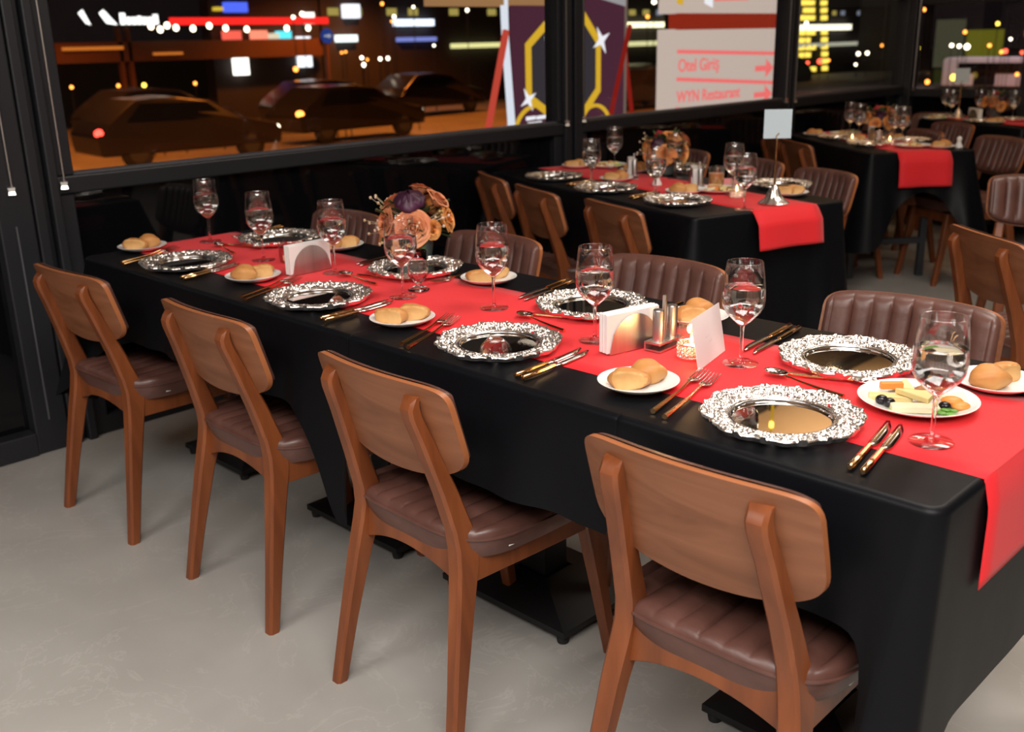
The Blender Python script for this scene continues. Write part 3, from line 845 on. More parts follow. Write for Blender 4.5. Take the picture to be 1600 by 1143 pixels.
def make_napkins(Lh=.135, hh=.082):
    root = empty('napkin_holder')
    n_ = 14
    for side in (-1, 1):
        m = MB(); P = []
        prof = [(-Lh * .47 + Lh * .94 * i / n_, .072 * math.sqrt(max(0, 1 - ((i / n_) * 2 - 1) ** 2)) + .003) for i in range(n_ + 1)]
        m.grid([[(side * .0150, y, .001), (side * .0150, y, z)] for y, z in prof]); m.grid([[(side * .0163, y, z), (side * .0163, y, .001)] for y, z in prof])
        m.grid([[(side * .0150, y, z), (side * .0163, y, z)] for y, z in prof])
        m.build('half_round_plate', brushed, root, angle=50)
    MB().box(-.0163, .0163, -Lh * .47, Lh * .47, 0, .002).build('base', brushed, root, smooth=False)
    for k in range(7):
        x = -.0128 + .0256 * (k + .5) / 7
        j = random.uniform(-.0015, .0015)
        MB().box(x - .0017, x + .0017, -Lh / 2 + j, Lh / 2 + j, .002, hh + j).build('napkin', paper, root, smooth=False, bevel=.0007, bseg=1)
    return root
def make_cruet():
    root = empty('salt_and_pepper_set')
    m = MB(); m.box(-.019, .019, -.042, .042, 0, .004); m.box(-.019, .019, -.042, .042, .0145, .0185); m.box(-.019, -.015, -.042, .042, .004, .0145); m.build('stand', brushed, root, smooth=False)
    MB().box(-.0035, .0035, -.0035, .0035, .018, .108).build('handle_rod', brushed, root, smooth=False, bevel=.001)
    for y in (-.024, .024):
        m = MB(); m.lathe([(.0001, .0185), (.0115, .0185), (.0118, .080), (.0105, .083), (.0001, .0835)], 20, (0.002, y, 0)); m.build('shaker', brushed, root, angle=40)
    return root
place('napkins', make_napkins, (.390, .305, Z1), .02, 'white napkins in a half-round steel holder beside the tea light tumbler, long table', 'napkin holder', 'napkin holders')
place('napkins', make_napkins, (1.512, .302, Z1), -.20, 'white napkins in a half-round steel holder beside the cruet set, long table', 'napkin holder', 'napkin holders')
place('cruet', make_cruet, (1.560, .352, Z1), .05, 'brushed steel salt and pepper set by the tea light, long table', 'cruet set', 'steel cruet sets')

def make_votive():
    root = empty('tea_light_holder')
    m = MB(); m.lathe([(.0001, .001), (.0245, .001), (.0255, .004), (.0255, .073), (.0243, .0735), (.0238, .071), (.0238, .006), (.0001, .005)], 32); m.build('tumbler', glassware, root, angle=60)
    m = MB()
    for k in range(18):
        a = 2 * PI * k / 18
        for zz, q in ((.007, .0035), (.0155, .0035), (.023, .0028)):
            c = (.0268 * math.cos(a + (zz > .01) * .17), .0268 * math.sin(a + (zz > .01) * .17), zz)
            pts = [(c[0] - q * math.sin(a) * math.cos(t), c[1] + q * math.cos(a) * math.cos(t), c[2] + q * math.sin(t)) for t in [2 * PI * i / 8 for i in range(9)]]
            m.tube(pts, .0011, 5, cap=False)
    for zz in (.002, .0275):
        m.tube([(.0268 * math.cos(2 * PI * i / 36), .0268 * math.sin(2 * PI * i / 36), zz) for i in range(37)], .0016, 6, cap=False)
    m.build('metal_lattice', silver, root)
    m = MB(); m.lathe([(.0001, .006), (.0185, .006), (.0185, .020), (.016, .0225), (.006, .021), (.0001, .0205)], 28); m.build('candle', wax, root, angle=60)
    m = MB(); m.lathe([(.0001, .023), (.0028, .027), (.0034, .032), (.0022, .040), (.0001, .049)], 12); m.build('flame', flame_mat, root)
    return root
place('votive', make_votive, (1.639, .334, Z1), 0, 'glass tea light with lit candle and silver lattice, behind the place card', 'candle holder', 'lit tea lights')
point('candle_glow', (1.639, .334, Z1 + .045), .35, (1, .55, .2), .01)
def make_tumbler():
    root = empty('candle_tumbler')
    m = MB(); m.lathe([(.0001, .001), (.026, .001), (.029, .004), (.031, .06), (.0297, .0605), (.0278, .007), (.0001, .006)], 32); m.build('tumbler', pink_glass, root, angle=60)
    m = MB(); m.lathe([(.0001, .007), (.0185, .007), (.0185, .018), (.0001, .019)], 24); m.build('candle', wax, root, angle=60)
    return root
place('tumbler', make_tumbler, (.235, .345, Z1), 0, 'clear pinkish tumbler with a tea light beside the napkin holder, long table', 'candle holder', 'unlit candle tumblers')
def make_goblet():
    root = empty('goblet')
    rf = lambda t, z: 1 + (.045 * math.cos(10 * t) if .03 < z < .075 else 0)
    m = MB(); m.lathe([(.0001, .001), (.0265, .001), (.0275, .004), (.020, .0075), (.0085, .013), (.0095, .021), (.018, .030), (.0255, .043), (.0262, .058), (.0235, .075), (.0238, .102), (.0226, .1025), (.0222, .075), (.0245, .058), (.0235, .043), (.0155, .032), (.0001, .026)], 40, rfun=rf)
    m.build('bowl', crystal, root, angle=180)
    return root
place('goblet', make_goblet, (.800, .352, Z1), 0, 'short ribbed crystal goblet before the bouquet, long table', 'goblet')
# place card leaning on the tea light
cp_ = MB(); cp_.box(0, .148, -.0004, .0004, 0, .098)
card = cp_.build('place_card', paper, None, smooth=False)
card.location = (1.703, .266, Z1 + .0002); card.rotation_euler = (R(-10), 0, math.atan2(.145, -.036))
tag(card, 'white place card with faint handwriting leaning against the tea light', 'card')
for k, pts in enumerate(([(.056, .050), (.064, .051)], [(.068, .050), (.078, .053)], [(.072, .038), (.086, .040)])):
    # handwriting on the side towards the camera
    o = MB().tube([(x, -.0006, z) for x, z in pts], .00028, 4).build('handwriting', ink, card)

# cheese plate
cpx, cpy, cpz = 2.082, .352, Z1
place('bigplate', make_plate(.0965), (cpx, cpy, cpz), 0, 'white plate of cheese, fruit and olives behind the aisle-end water glass', 'plate', 'serving plates')
def food(name, mb, m, x, y, z, rz, label, tilt=0, cat='food', bevel=.0015):
    o = mb.build(name, m, None, smooth=True, angle=40, bevel=bevel)
    o.location = (cpx + x, cpy + y, cpz + .0055 + z); o.rotation_euler = (tilt, 0, rz)
    tag(o, label, cat, 'food on the cheese plate')
    return o
def wedge(a, b, h):
    return MB().add([(0, 0, 0), (a, -b / 2, 0), (a, b / 2, 0), (0, 0, h), (a, -b / 2, h), (a, b / 2, h)], [(2, 1, 0), (3, 4, 5), (0, 1, 4, 3), (1, 2, 5, 4), (2, 0, 3, 5)])
def slab(a, b, h): return MB().box(-a / 2, a / 2, -b / 2, b / 2, 0, h)
food('cheese_slice', slab(.075, .024, .011), cheese_w, .015, -.045, 0, R(35), 'thick pale cheese slice at the front of the cheese plate')
food('cheese_slice', wedge(.062, .040, .010), cheese_y, -.035, -.012, .011, R(5), 'yellow cheese triangle lying across the plate middle', R(4))
food('cheese_slice', slab(.070, .020, .010), cheese_y, -.038, -.020, 0, R(28), 'speckled yellow cheese stick on the olive side of the plate')
food('cheese_slice', wedge(.045, .030, .007), cheese_y, -.062, .018, .004, R(60), 'upright yellow cheese triangle at the plate rim', R(24))
food('cheese_slice', wedge(.045, .034, .007), cheese_y, -.020, .040, .003, R(80), 'golden cheese triangle at the back of the plate', R(26))
food('cheese_slice', wedge(.045, .030, .008), cheese_w, .020, .030, .002, R(40), 'pale cheese triangle behind the walnut', R(14))
food('cheddar_strip', slab(.038, .012, .012), cheese_o, -.052, .012, .009, R(40), 'orange cheddar strip between the yellow cheeses')
food('dried_apricot', MB().ell((0, 0, .008), (.018, .014, .009), 14, 8), cheese_o, .050, .018, 0, R(20), 'orange dried apricot beside the mint leaf', bevel=0)
food('dried_apricot', MB().ell((0, 0, .007), (.016, .013, .007), 14, 8), cheese_o, .068, .008, 0, R(60), 'second orange dried apricot at the plate edge', bevel=0)
food('black_olive', MB().ell((0, 0, .008), (.0105, .009, .0085), 14, 8), olive_m, -.040, -.048, 0, .4, 'black olive at the rim beside the cheese stick', bevel=0)
food('black_olive', MB().ell((0, 0, .008), (.010, .0085, .008), 14, 8), olive_m, -.024, -.053, 0, 1.2, 'second black olive next to the cucumber', bevel=0)
food('black_olive', MB().ell((0, 0, .008), (.0105, .009, .008), 14, 8), olive_m, .050, -.012, 0, .2, 'black olive beside the apricots', bevel=0)
food('cucumber_slice', MB().lathe([(.0001, 0), (.013, 0), (.013, .004), (.0001, .004)], 20), cuke, -.008, -.058, 0, 0, 'green cucumber slice next to the olives', R(12), bevel=0)
food('walnut_half', MB().ell((0, 0, .008), (.015, .009, .008), 16, 10, fn=lambda p: tuple(c * (1 + .13 * math.sin(9 * p[0]) * math.cos(8 * p[1])) for c in p)), nut, .004, .012, .012, R(50), 'walnut half on top of the cheese', bevel=0)
mb = MB()
for k in range(7):
    a = k * .9; q = .006 + .004 * (k % 3)
    mb.ell((q * math.cos(a), q * math.sin(a), .006 + .003 * (k % 2)), (.008, .006, .0025), 8, 5)
food('mint_sprig', mb, mint, .064, -.034, 0, 0, 'green mint sprig at the front rim of the plate', bevel=0)

# ------------------------------------------------------------------ bouquets
def petal_rose(Rr, layers, seed, dome=False):
    rs = random.Random(seed); m = MB()
    for k in range(layers):
        f_ = (k + .7) / layers
        np_ = 3 + (k + 1) // 2
        rad = Rr * (.13 + .87 * f_); off = rs.uniform(0, 6)
        top = Rr * (.62 - .30 * f_ ** 2) if not dome else Rr * (.78 - .30 * f_ ** 1.5)
        bot = -Rr * (.30 + .10 * f_)
        for p in range(np_):
            t0 = off + 2 * PI * p / np_ + rs.uniform(-.2, .2); w = PI / np_ * 1.45
            jr = rs.uniform(.94, 1.06); jz = rs.uniform(-.05, .05) * Rr
            rows = []
            for i in range(9):
                v = i / 8; row = []
                for j in range(11):
                    u = -1 + j / 5
                    if dome:
                        rr2 = rad * (.35 + .65 * math.sin(min(1, v * 1.25) * PI / 2)) * (1 - .72 * (max(0, v - .45) / .55) ** 1.3)
                        curl = 0
                    else:
                        rr2 = rad * (.30 + .70 * math.sin(v * PI * .5) ** .9)
                        curl = max(0, v - .74) / .26
                        rr2 += Rr * (.05 + .17 * f_) * curl ** 1.5
                    rr2 = rr2 * jr * (1 + .05 * (u if p % 2 else -u)) + Rr * .02 * math.sin(u * 5 + p * 2 + k)
                    z = bot + (top - bot + jz) * v * (1 - .16 * u * u * v) - Rr * (.06 + .12 * f_) * curl ** 2
                    th = t0 + u * w * (.40 + .60 * math.sin(v * PI * .56))
                    row.append((rr2 * math.cos(th), rr2 * math.sin(th), z))
                rows.append(row)
            m.grid(rows)
    m.ell((0, 0, Rr * .15), (Rr * .15, Rr * .15, Rr * .38), 8, 6)
    m.lathe([(.0001, -Rr * .5), (Rr * .35, -Rr * .45), (Rr * .62, -Rr * .15)], 12)
    return m
def orient(o, d):
    o.rotation_euler = Vector(d).to_track_quat('Z', 'Y').to_euler()
def leafmesh(L, w):
    m = MB(); rows = []
    for i in range(7):
        t = i / 6; hw = w * math.sin(PI * min(.98, t * .9 + .08)) ** .8
        rows.append([(-hw, 0, L * t), (0, -.15 * w - .2 * L * t * t * .5, L * t), (hw, 0, L * t)])
    m.grid(rows); return m
def make_bouquet(heads, pot, seed, ngreen=26, nberry=46, spread=.10, cz=.13):
    rs = random.Random(seed)
    root = empty('flower_arrangement')
    MB().lathe(pot, 32).build('vase', vase_mat, root, angle=60)
    for (x, y, z, Rr, kind) in heads:
        mm = dict(r=rose_mat, o=orange_rose, d=dark_petal, e=red_petal)[kind]
        m = petal_rose(Rr, 7 if kind != 'd' else 8, rs.randint(0, 99), kind in 'de')
        o = m.build('rose' if kind != 'd' else 'ranunculus', mm, root, angle=180)
        o.location = (x, y, z); orient(o, (x, y, z - (cz - .035)))
    for k in range(ngreen):
        a = k * 2.399 + rs.uniform(-.3, .3); el = rs.uniform(-.45, 1.2); L = rs.uniform(.034, .055)
        dd = Vector((math.cos(a) * math.cos(el), math.sin(a) * math.cos(el), math.sin(el)))
        o = leafmesh(L, L * rs.uniform(.24, .36)).build('leaf', leaf_mat if k % 5 else greyleaf, root, angle=180)
        o.location = Vector((0, 0, cz - .03)) + dd * spread * rs.uniform(.50, .78); orient(o, dd + Vector((rs.uniform(-.5, .5), rs.uniform(-.5, .5), rs.uniform(-.6, .2))))
    m = MB()
    for cl in range(5):
        a = [4.15, 3.75, .15, 5.55, 4.6][cl]; c = Vector((math.cos(a), math.sin(a), [-.25, .35, .0, -.2, -.45][cl])) * spread * [1.12, 1.0, 1.0, .95, 1.0][cl] + Vector((0, 0, cz))
        for k in range(nberry // 5):
            q = c + Vector((rs.uniform(-1, 1), rs.uniform(-1, 1), rs.uniform(-1, 1))) * .022
            m.ell(q, (.0042, .0042, .0048), 6, 4)
            m.tube([(0, 0, cz - .04), q], .0007, 3)
    o = m.build('berry_sprays', berry_mat, root, angle=180); o['kind'] = 'stuff'
    return root
POT = [(.0001, .001), (.040, .001), (.048, .01), (.054, .05), (.052, .082), (.047, .082), (.046, .06), (.0001, .058)]
# viewing direction from camera is about (-.75,.65): camera-facing side is (+.75,-.65)
cxv, cyv = .707, -.707          # towards camera
rx, ry = .707, .707             # camera right
def H(right, toward, z, Rr, kind): return (rx * right + cxv * toward, ry * right + cyv * toward, z, Rr, kind)
heads = [H(.006, .084, .108, .044, 'r'), H(-.070, .045, .118, .037, 'r'), H(-.002, .060, .178, .052, 'd'), H(.095, .020, .120, .035, 'o'),
         H(.072, .005, .172, .034, 'r'), H(.022, -.022, .200, .030, 'r'), H(-.055, -.005, .168, .034, 'r'), H(.055, -.065, .14, .036, 'o'), H(-.03, -.07, .15, .036, 'r'), H(.058, .055, .098, .026, 'o')]
bq = place('bouquet1', lambda: make_bouquet(heads, POT, 4, 44), (.505, .59, Z0 - .0), 0, 'bouquet of peach roses and one dark plum flower in a grey pot, long table', 'flower arrangement', 'rose bouquets')

# ================================================================== SECOND TABLE
class Frame:
    def __init__(s, ox, oy, th): s.o = (ox, oy); s.c = math.cos(th); s.s = math.sin(th); s.th = th
    def put(s, o): o.location = (s.o[0], s.o[1], o.location.z); o.rotation_euler = (0, 0, s.th); return o
th2 = R(-18)
L2, W2 = 1.58, .68
ec = (.821, 1.993)
o2 = (ec[0] - L2 * math.cos(th2) + W2 / 2 * math.sin(th2), ec[1] - L2 * math.sin(th2) - W2 / 2 * math.cos(th2))
F2 = Frame(o2[0], o2[1], th2)
t2 = make_table(L2, W2, .5, 1.0, .2, .6); F2.put(t2); tag(t2, 'black table hidden under the second cloth', 'table')
c2 = cloth('tablecloth', L2, W2, TZ, .50, .5, .4, .60, (.1, .13, .13, 0), black_cloth, 21, amp=.034, flare=.09)
F2.put(c2); tag(c2, 'black tablecloth of the second table, hanging in folds', 'tablecloth')
r2_ = runner('table_runner', L2 + .012, .245, .545, RZ, .05, .140, red_cloth, off=.03, seed=4)
F2.put(r2_); tag(r2_, 'red runner on the second table hanging under the menu stand', 'table runner', 'red table runners')
S2 = 'on the second table'
for (x, y, rz, w_) in ((-.367, 2.140, .2, 'beside the window wall'), (.058, 1.985, .1, 'before the middle chair'), (.490, 1.885, .3, 'before the aisle chair'),
                      (.566, 2.480, .2, 'behind the menu stand'), (-.10, 2.71, .4, 'behind the flowers')):
    place('charger', make_charger, (x, y, Z1), rz, 'silver charger on the second table, ' + w_, 'charger plate', 'silver chargers ' + S2)
for (x, y, w_, a) in ((-.551, 2.505, 'second table window end', .6), (-.094, 2.243, 'second table beside the napkins', .4), (.362, 2.102, 'second table beside the amber tumbler', .3), (.716, 2.300, 'second table aisle end', .3)):
    bread_plate(x, y, Z1, w_, a, S2)
GL2 = 'wine glasses ' + S2
for (x, y, w_) in ((-.066, 2.042, 'in front of the window-end charger'), (-.357, 2.554, 'by the food plate near the post'), (.356, 1.925, 'in front of the white shaker'), (.536, 2.185, 'behind the tea light'),
                   (.765, 1.905, 'on the runner edge at the aisle'), (.06, 2.46, 'behind the bouquet')):
    place('glass', make_glass, (x, y, Z1), 0, 'water glass on the second table, ' + w_, 'glass', GL2)
place('napkins', make_napkins, (-.13, 2.39, Z1), R(40), 'napkin holder with steel half rounds, second table beside the shaker', 'napkin holder', 'napkin holders')
place('cruet', make_cruet, (-.085, 2.355, Z1), R(40), 'steel cruet set before the napkins, second table window half', 'cruet set', 'steel cruet sets')
place('napkins', make_napkins, (.285, 2.285, Z1), R(40), 'napkin holder with steel half rounds, second table beside the amber tumbler', 'napkin holder', 'napkin holders')
place('cruet', make_cruet, (.330, 2.255, Z1), R(40), 'steel cruet set before the napkins, second table aisle half', 'cruet set', 'steel cruet sets')
place('votive', make_votive, (.585, 2.135, Z1), 0, 'lit tea light beside the menu stand, second table', 'candle holder', 'lit tea lights')
m = empty('drink_tumbler')
MB().lathe([(.0001, .001), (.030, .001), (.034, .09), (.0328, .0905), (.029, .006), (.0001, .006)], 28).build('tumbler', glassware, m, angle=60)
MB().lathe([(.0001, .007), (.0285, .007), (.0315, .062), (.0001, .063)], 28).build('drink', amber, m, angle=60)
m.location = (.385, 2.295, Z1); tag(m, 'tumbler of amber drink by the second napkin holder', 'glass')
m = MB(); m.lathe([(.0001, .0005), (.021, .0005), (.020, .010), (.013, .022), (.010, .034), (.013, .040), (.013, .052), (.006, .058), (.0001, .060)], 24)
o = m.build('salt_shaker', porcelain, None, angle=60); o.location = (.131, 2.235, Z1); tag(o, 'white porcelain shaker on the red runner, second table', 'shaker')
def make_food():
    rs = random.Random(5)
    root = MB().lathe(plate_prof(.0965), 48).build('mezze_plate', porcelain, None, angle=70)
    for k in range(11):
        a = rs.uniform(0, 6.28); q = rs.uniform(.0, .062); mm = [cheese_y, cheese_w, cheese_y, cheese_o, nut, meat, cuke, cheese_w, cheese_y, olive_m, cheese_w][k]
        m = wedge(.045, .03, .011) if k % 3 else slab(.045, .02, .012)
        o = m.build('morsel', mm, root, smooth=False); o.location = (q * math.cos(a), q * math.sin(a), .006 + .005 * (k % 3)); o.rotation_euler = (rs.uniform(0, .2), rs.uniform(0, .2), rs.uniform(0, 6))
    return root
place('food', make_food, (-.44, 2.60, Z1), .4, 'white plate of cheese bites, second table window end', 'plate', 'serving plates')
place('food', make_food, (.445, 2.225, Z1), 2.4, 'white plate of cheese bites before the amber tumbler', 'plate', 'serving plates')
bread_plate(-.215, 2.535, Z1, 'second table behind the napkins', .2, S2)
m = MB().box(-.055, .055, -.03, .03, 0, .004); o = m.build('folded_napkin', mat('pink_paper', (.85, .30, .30), .7), None, smooth=False, bevel=.001)
o.location = (.35, 2.44, Z1); o.rotation_euler = (R(35), 0, R(40)); tag(o, 'pinkish folded napkin behind the amber tumbler, second table', 'napkin')
heads2 = [H(-.010, .078, .098, .038, 'o'), H(-.080, .04, .090, .032, 'o'), H(.066, .055, .100, .040, 'o'), H(-.045, .045, .140, .040, 'd'), H(-.030, .0, .178, .028, 'e'), H(.024, .022, .165, .040, 'o'), H(.085, .0, .150, .034, 'r'),
          H(.03, -.07, .12, .034, 'o'), H(-.05, -.06, .12, .034, 'o'), H(-.085, -.02, .125, .030, 'o')]
place('bouquet2', lambda: make_bouquet(heads2, POT, 9, 40, 30), (-.045, 2.53, Z1), 0, 'bouquet of orange roses with dark and red blooms, second table', 'flower arrangement', 'rose bouquets')
for (a, b_, w_) in (((-.17, 2.00), (-.20, 2.20), 'window-end charger'), ((.27, 1.87), (.24, 2.07), 'middle charger')):
    cut('knife', make_knife, a, b_, 'table knife beside the %s, second table' % w_, 'knives ' + S2, 'knife')
    cut('knife', make_knife, (a[0] + .03, a[1] - .01), (b_[0] + .03, b_[1] - .01), 'outer table knife beside the %s, second table' % w_, 'knives ' + S2, 'knife')
def make_stand():
    root = empty('menu_stand')
    rf = lambda t, z: 1 + (.09 * abs(math.cos(6 * t)) if z < .05 else .05 * math.cos(8 * t) if z < .07 else 0)
    m = MB(); m.lathe([(.0001, .0005), (.050, .0005), (.053, .004), (.047, .010), (.036, .017), (.026, .030), (.020, .046), (.016, .056), (.010, .064), (.005, .070), (.0001, .072)], 48, rfun=rf)
    m.build('base', MATS['silver'], root, angle=60)
    MB().tube([(0, 0, .06), (.001, 0, .13), (0, 0, .19), (.002, 0, .232)], [.0042, .0034, .0034, .003], 8).build('pole', gold, root)
    m = MB()
    m.tube([(0, .003, .228), (.004, .004, .248), (-.004, .004, .262)], .0022, 6); m.tube([(0, -.003, .228), (-.004, -.004, .245), (.006, -.004, .255)], .0022, 6)
    m.build('clip', gold, root)
    MB().box(-.049, .049, -.0006, .0006, .236, .338).build('menu_card', card_blue, root, smooth=False)
    return root
place('stand', make_stand, (.775, 2.085, Z1), R(40), 'pale blue menu card on an ornate silver stand, aisle end of second table', 'menu stand', 'menu stands')

# ================================================================== THIRD TABLE
th3 = R(-39); L3, W3 = 1.22, .56; ec3 = (.475, 4.05)
o3 = (ec3[0] - L3 * math.cos(th3) + W3 / 2 * math.sin(th3), ec3[1] - L3 * math.sin(th3) - W3 / 2 * math.cos(th3))
F3 = Frame(o3[0], o3[1], th3)
t3 = empty('trestle_table')
MB().box(.02, L3 - .02, .02, W3 - .02, .715, .745).build('tabletop', base_black, t3, smooth=False)
for x in (.25, .82):
    for y in (.12, W3 - .02):
        MB().box(x - .018, x + .018, y - .018, y + .018, 0, .72).build('leg', greymetal, t3, smooth=False, bevel=.003)
    MB().box(x - .014, x + .014, .12, W3 - .02, .19, .225).build('crossbar', greymetal, t3, smooth=False, bevel=.003)
F3.put(t3); tag(t3, 'third table on grey metal legs with a low crossbar', 'table')
c3 = cloth('tablecloth', L3, W3, TZ, .22, .22, .3, .20, (.1, .30, .30, .1), black_cloth, 33, amp=.018, flare=.09)
F3.put(c3); tag(c3, 'black tablecloth of the third table with pointed hanging corners', 'tablecloth')
r3_ = runner('table_runner', L3 + .012, .135, .425, RZ, .03, .18, red_cloth, off=.03, seed=6)
F3.put(r3_); tag(r3_, 'red runner on the third table hanging at its aisle end', 'table runner', 'red table runners')
S3 = 'on the third table'
for (x, y, w_) in ((-.19, 4.42, 'by the window end'), (.125, 4.165, 'beside the lattice candles'), (.215, 4.47, 'far side')):
    place('charger', make_charger, (x, y, Z1), .3, 'small silver charger on the third table, ' + w_, 'charger plate', 'silver chargers ' + S3, .9)
bread_plate(-.405, 4.535, Z1, 'third table window end', .5, S3, .95)
bread_plate(-.04, 4.345, Z1, 'third table before the lit candle', .4, S3, .95)
bread_plate(.500, 4.225, Z1, 'third table aisle end', .4, S3, 1)
bread_plate(.105, 4.52, Z1, 'third table far side', .2, S3, .9)
place('food', make_food, (-.27, 4.66, Z1), 1.1, 'white plate of cheese bites, third table window end', 'plate', 'serving plates')
place('food', make_food, (.355, 4.200, Z1), 1.9, 'white plate of cheese bites, third table aisle end', 'plate', 'serving plates')
for (x, y, w_) in ((-.223, 4.621, 'behind the flowers, window end'), (-.106, 4.503, 'beside the candle'), (.155, 4.40, 'beside the goblet'), (.215, 4.37, 'in front of the far charger')):
    place('glass', make_glass, (x, y, Z1), 0, 'water glass on the third table, ' + w_, 'glass', 'wine glasses ' + S3)
place('napkins', make_napkins, (.055, 4.375, Z1), R(48), 'napkin holder on the third table below the bouquet', 'napkin holder', 'napkin holders')
place('goblet', make_goblet, (.190, 4.135, Z1), 0, 'short crystal goblet on the third table in front of the napkins', 'goblet')
place('votive', make_votive, (-.02, 4.255, Z1), 0, 'lit tea light in front of the napkins, third table window side', 'candle holder', 'lit tea lights')
place('votive', make_votive, (.200, 4.255, Z1), 0, 'lit tea light beside the goblet, third table aisle side', 'candle holder', 'lit tea lights')
m = MB(); m.lathe([(.0001, .0005), (.021, .0005), (.020, .010), (.013, .022), (.010, .034), (.013, .040), (.013, .052), (.006, .058), (.0001, .060)], 24)
o = m.build('salt_shaker', porcelain, None, angle=60); o.location = (.560, 4.30, Z1); tag(o, 'white shaker at the aisle corner of the third table', 'shaker')
place('bouquet2', None, (-.03, 4.60, Z1), .5, 'bouquet of orange roses on the third table', 'flower arrangement', 'rose bouquets', .95)

# ================================================================== CORNER TABLE
th4 = R(-27); L4, W4 = .95, .62
F4 = Frame(-.42, 6.05, th4)
t4 = make_table(L4, W4, .3, .65, .15, .45); F4.put(t4); tag(t4, 'black pedestal table under the corner cloth', 'table')
c4 = cloth('tablecloth', L4, W4, TZ, .5, .5, .4, .5, (.1, .1, .1, .1), black_cloth, 41, amp=.018)
F4.put(c4); tag(c4, 'black tablecloth of the corner table by the back window', 'tablecloth')
r4_ = runner('table_runner', L4 + .012, .13, .42, RZ, .03, .2, red_cloth, off=.03, seed=8)
F4.put(r4_); tag(r4_, 'red runner on the corner table by the back window', 'table runner', 'red table runners')
S4 = 'on the corner table'
for (x, y, w_) in ((-.34, 6.20, 'window wall end'), (.06, 5.92, 'near side'), (.18, 6.15, 'far side')):
    place('charger', make_charger, (x, y, Z1), .3, 'silver charger on the corner table, ' + w_, 'charger plate', 'silver chargers ' + S4, .9)
for (x, y, w_) in ((-.37, 6.36, 'alone beside the window wall'), (-.236, 6.134, 'in front of the menu card'), (-.09, 6.26, 'behind the menu card'), (.03, 6.16, 'in front of the bouquet'), (.15, 6.22, 'at the aisle side')):
    place('glass', make_glass, (x, y, Z1), 0, 'water glass on the corner table, ' + w_, 'glass', 'wine glasses ' + S4)
place('napkins', make_napkins, (-.03, 6.03, Z1), R(50), 'napkin holder on the corner table under the bouquet', 'napkin holder', 'napkin holders')
place('stand', make_stand, (-.20, 6.17, Z1), R(40), 'pale blue menu card on a slim stand, corner table', 'menu stand', 'menu stands')
bread_plate(.16, 5.88, Z1, 'corner table aisle end', .3, S4, .95)
place('food', make_food, (-.30, 6.02, Z1), .7, 'white plate of small bites, corner table window end', 'plate', 'serving plates', .9)
place('bouquet2', None, (.00, 6.28, Z1), 1.2, 'bouquet of orange roses on the corner table', 'flower arrangement', 'rose bouquets', .95)

# ceiling rail lamp that the mirror plate reflects
rl = empty('rail_lamp')
RZL = 2.60
MB().tube([(-.70, 4.75, RZL), (-.40, 4.22, RZL)], .010, 8).build('light_tube', emis('dim_tube', (.75, .42, .03), .7), rl)
MB().tube([(-.70, 4.75, RZL), (-.70, 4.75, CEIL)], .004, 6).build('hanger', gold, rl)
MB().tube([(-.40, 4.22, RZL), (-.40, 4.22, CEIL)], .004, 6).build('hanger', gold, rl)
bulb = emis('warm_bulb', (1, .65, .08), 5)
for (x, y) in ((-.685, 4.72), (-.42, 4.255), (-.44, 4.29)):
    MB().ell((x, y, RZL - .016), (.014, .014, .016), 12, 8).build('bulb', bulb, rl)
tag(rl, 'slim hanging tube lamp with small warm bulbs above the back tables', 'lamp')
point('rail_lamp_glow', (-.2, 4.6, CEIL - .45), 5, (1, .70, .38), .06)  # added warm fill for the ceiling, set off from the rail lamp

# ================================================================== OUTSIDE: night street below the terrace
GZ = -1.15
quadbox('ground', -120, -.95, -60, 140, GZ - .1, GZ, asphalt)
quadbox('ground_back', -.95, 40, 6.8, 140, GZ - .1, GZ, asphalt)
# printed banner on a pole with red struts
def at_poly(name, pts, x, m, parent, dx=.012):
    """flat polygon in a plane x = const (y,z points) with a little thickness"""
    mb = MB(); n_ = len(pts)
    mb.add([(x, y, z) for y, z in pts] + [(x + dx, y, z) for y, z in pts], [tuple(range(n_)), tuple(reversed(range(n_, 2 * n_)))] + [(i, i + n_, (i + 1) % n_ + n_, (i + 1) % n_) for i in range(n_)])
    return mb.build(name, m, parent, smooth=False)
ban = empty('promo_banner'); tag(ban, 'purple printed banner with golden hexagon frame outside, behind the window post', 'banner')
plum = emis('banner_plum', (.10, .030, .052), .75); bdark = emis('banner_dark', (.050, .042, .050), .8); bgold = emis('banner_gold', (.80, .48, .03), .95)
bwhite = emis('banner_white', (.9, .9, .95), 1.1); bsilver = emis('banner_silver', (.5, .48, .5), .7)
bx = -3.0
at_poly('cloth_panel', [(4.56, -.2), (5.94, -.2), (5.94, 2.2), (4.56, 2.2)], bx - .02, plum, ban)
hexo = [(4.70, 1.32), (5.24, 1.72), (5.60, 1.34), (5.60, .92), (5.24, .58), (4.70, .90)]
ctr = (sum(p[0] for p in hexo) / 6, sum(p[1] for p in hexo) / 6)
hexi = [(ctr[0] + (y - ctr[0]) * .88, ctr[1] + (z - ctr[1]) * .86) for y, z in hexo]
mb = MB()
mb.add([(bx + .004, y, z) for y, z in hexo] + [(bx + .004, y, z) for y, z in hexi] + [(bx + .016, y, z) for y, z in hexo] + [(bx + .016, y, z) for y, z in hexi],
       [f for i in range(6) for j in [(i + 1) % 6] for f in ((12 + i, 12 + j, 18 + j, 18 + i), (i, 6 + i, 6 + j, j), (i, j, 12 + j, 12 + i), (6 + i, 18 + i, 18 + j, 6 + j))])
mb.build('golden_frame', bgold, ban, smooth=False)
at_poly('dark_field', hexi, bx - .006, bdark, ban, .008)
at_poly('silver_band', [(5.36, 1.70), (5.94, 1.60), (5.94, 1.78), (5.4, 1.9)], bx - .004, bsilver, ban, .008)
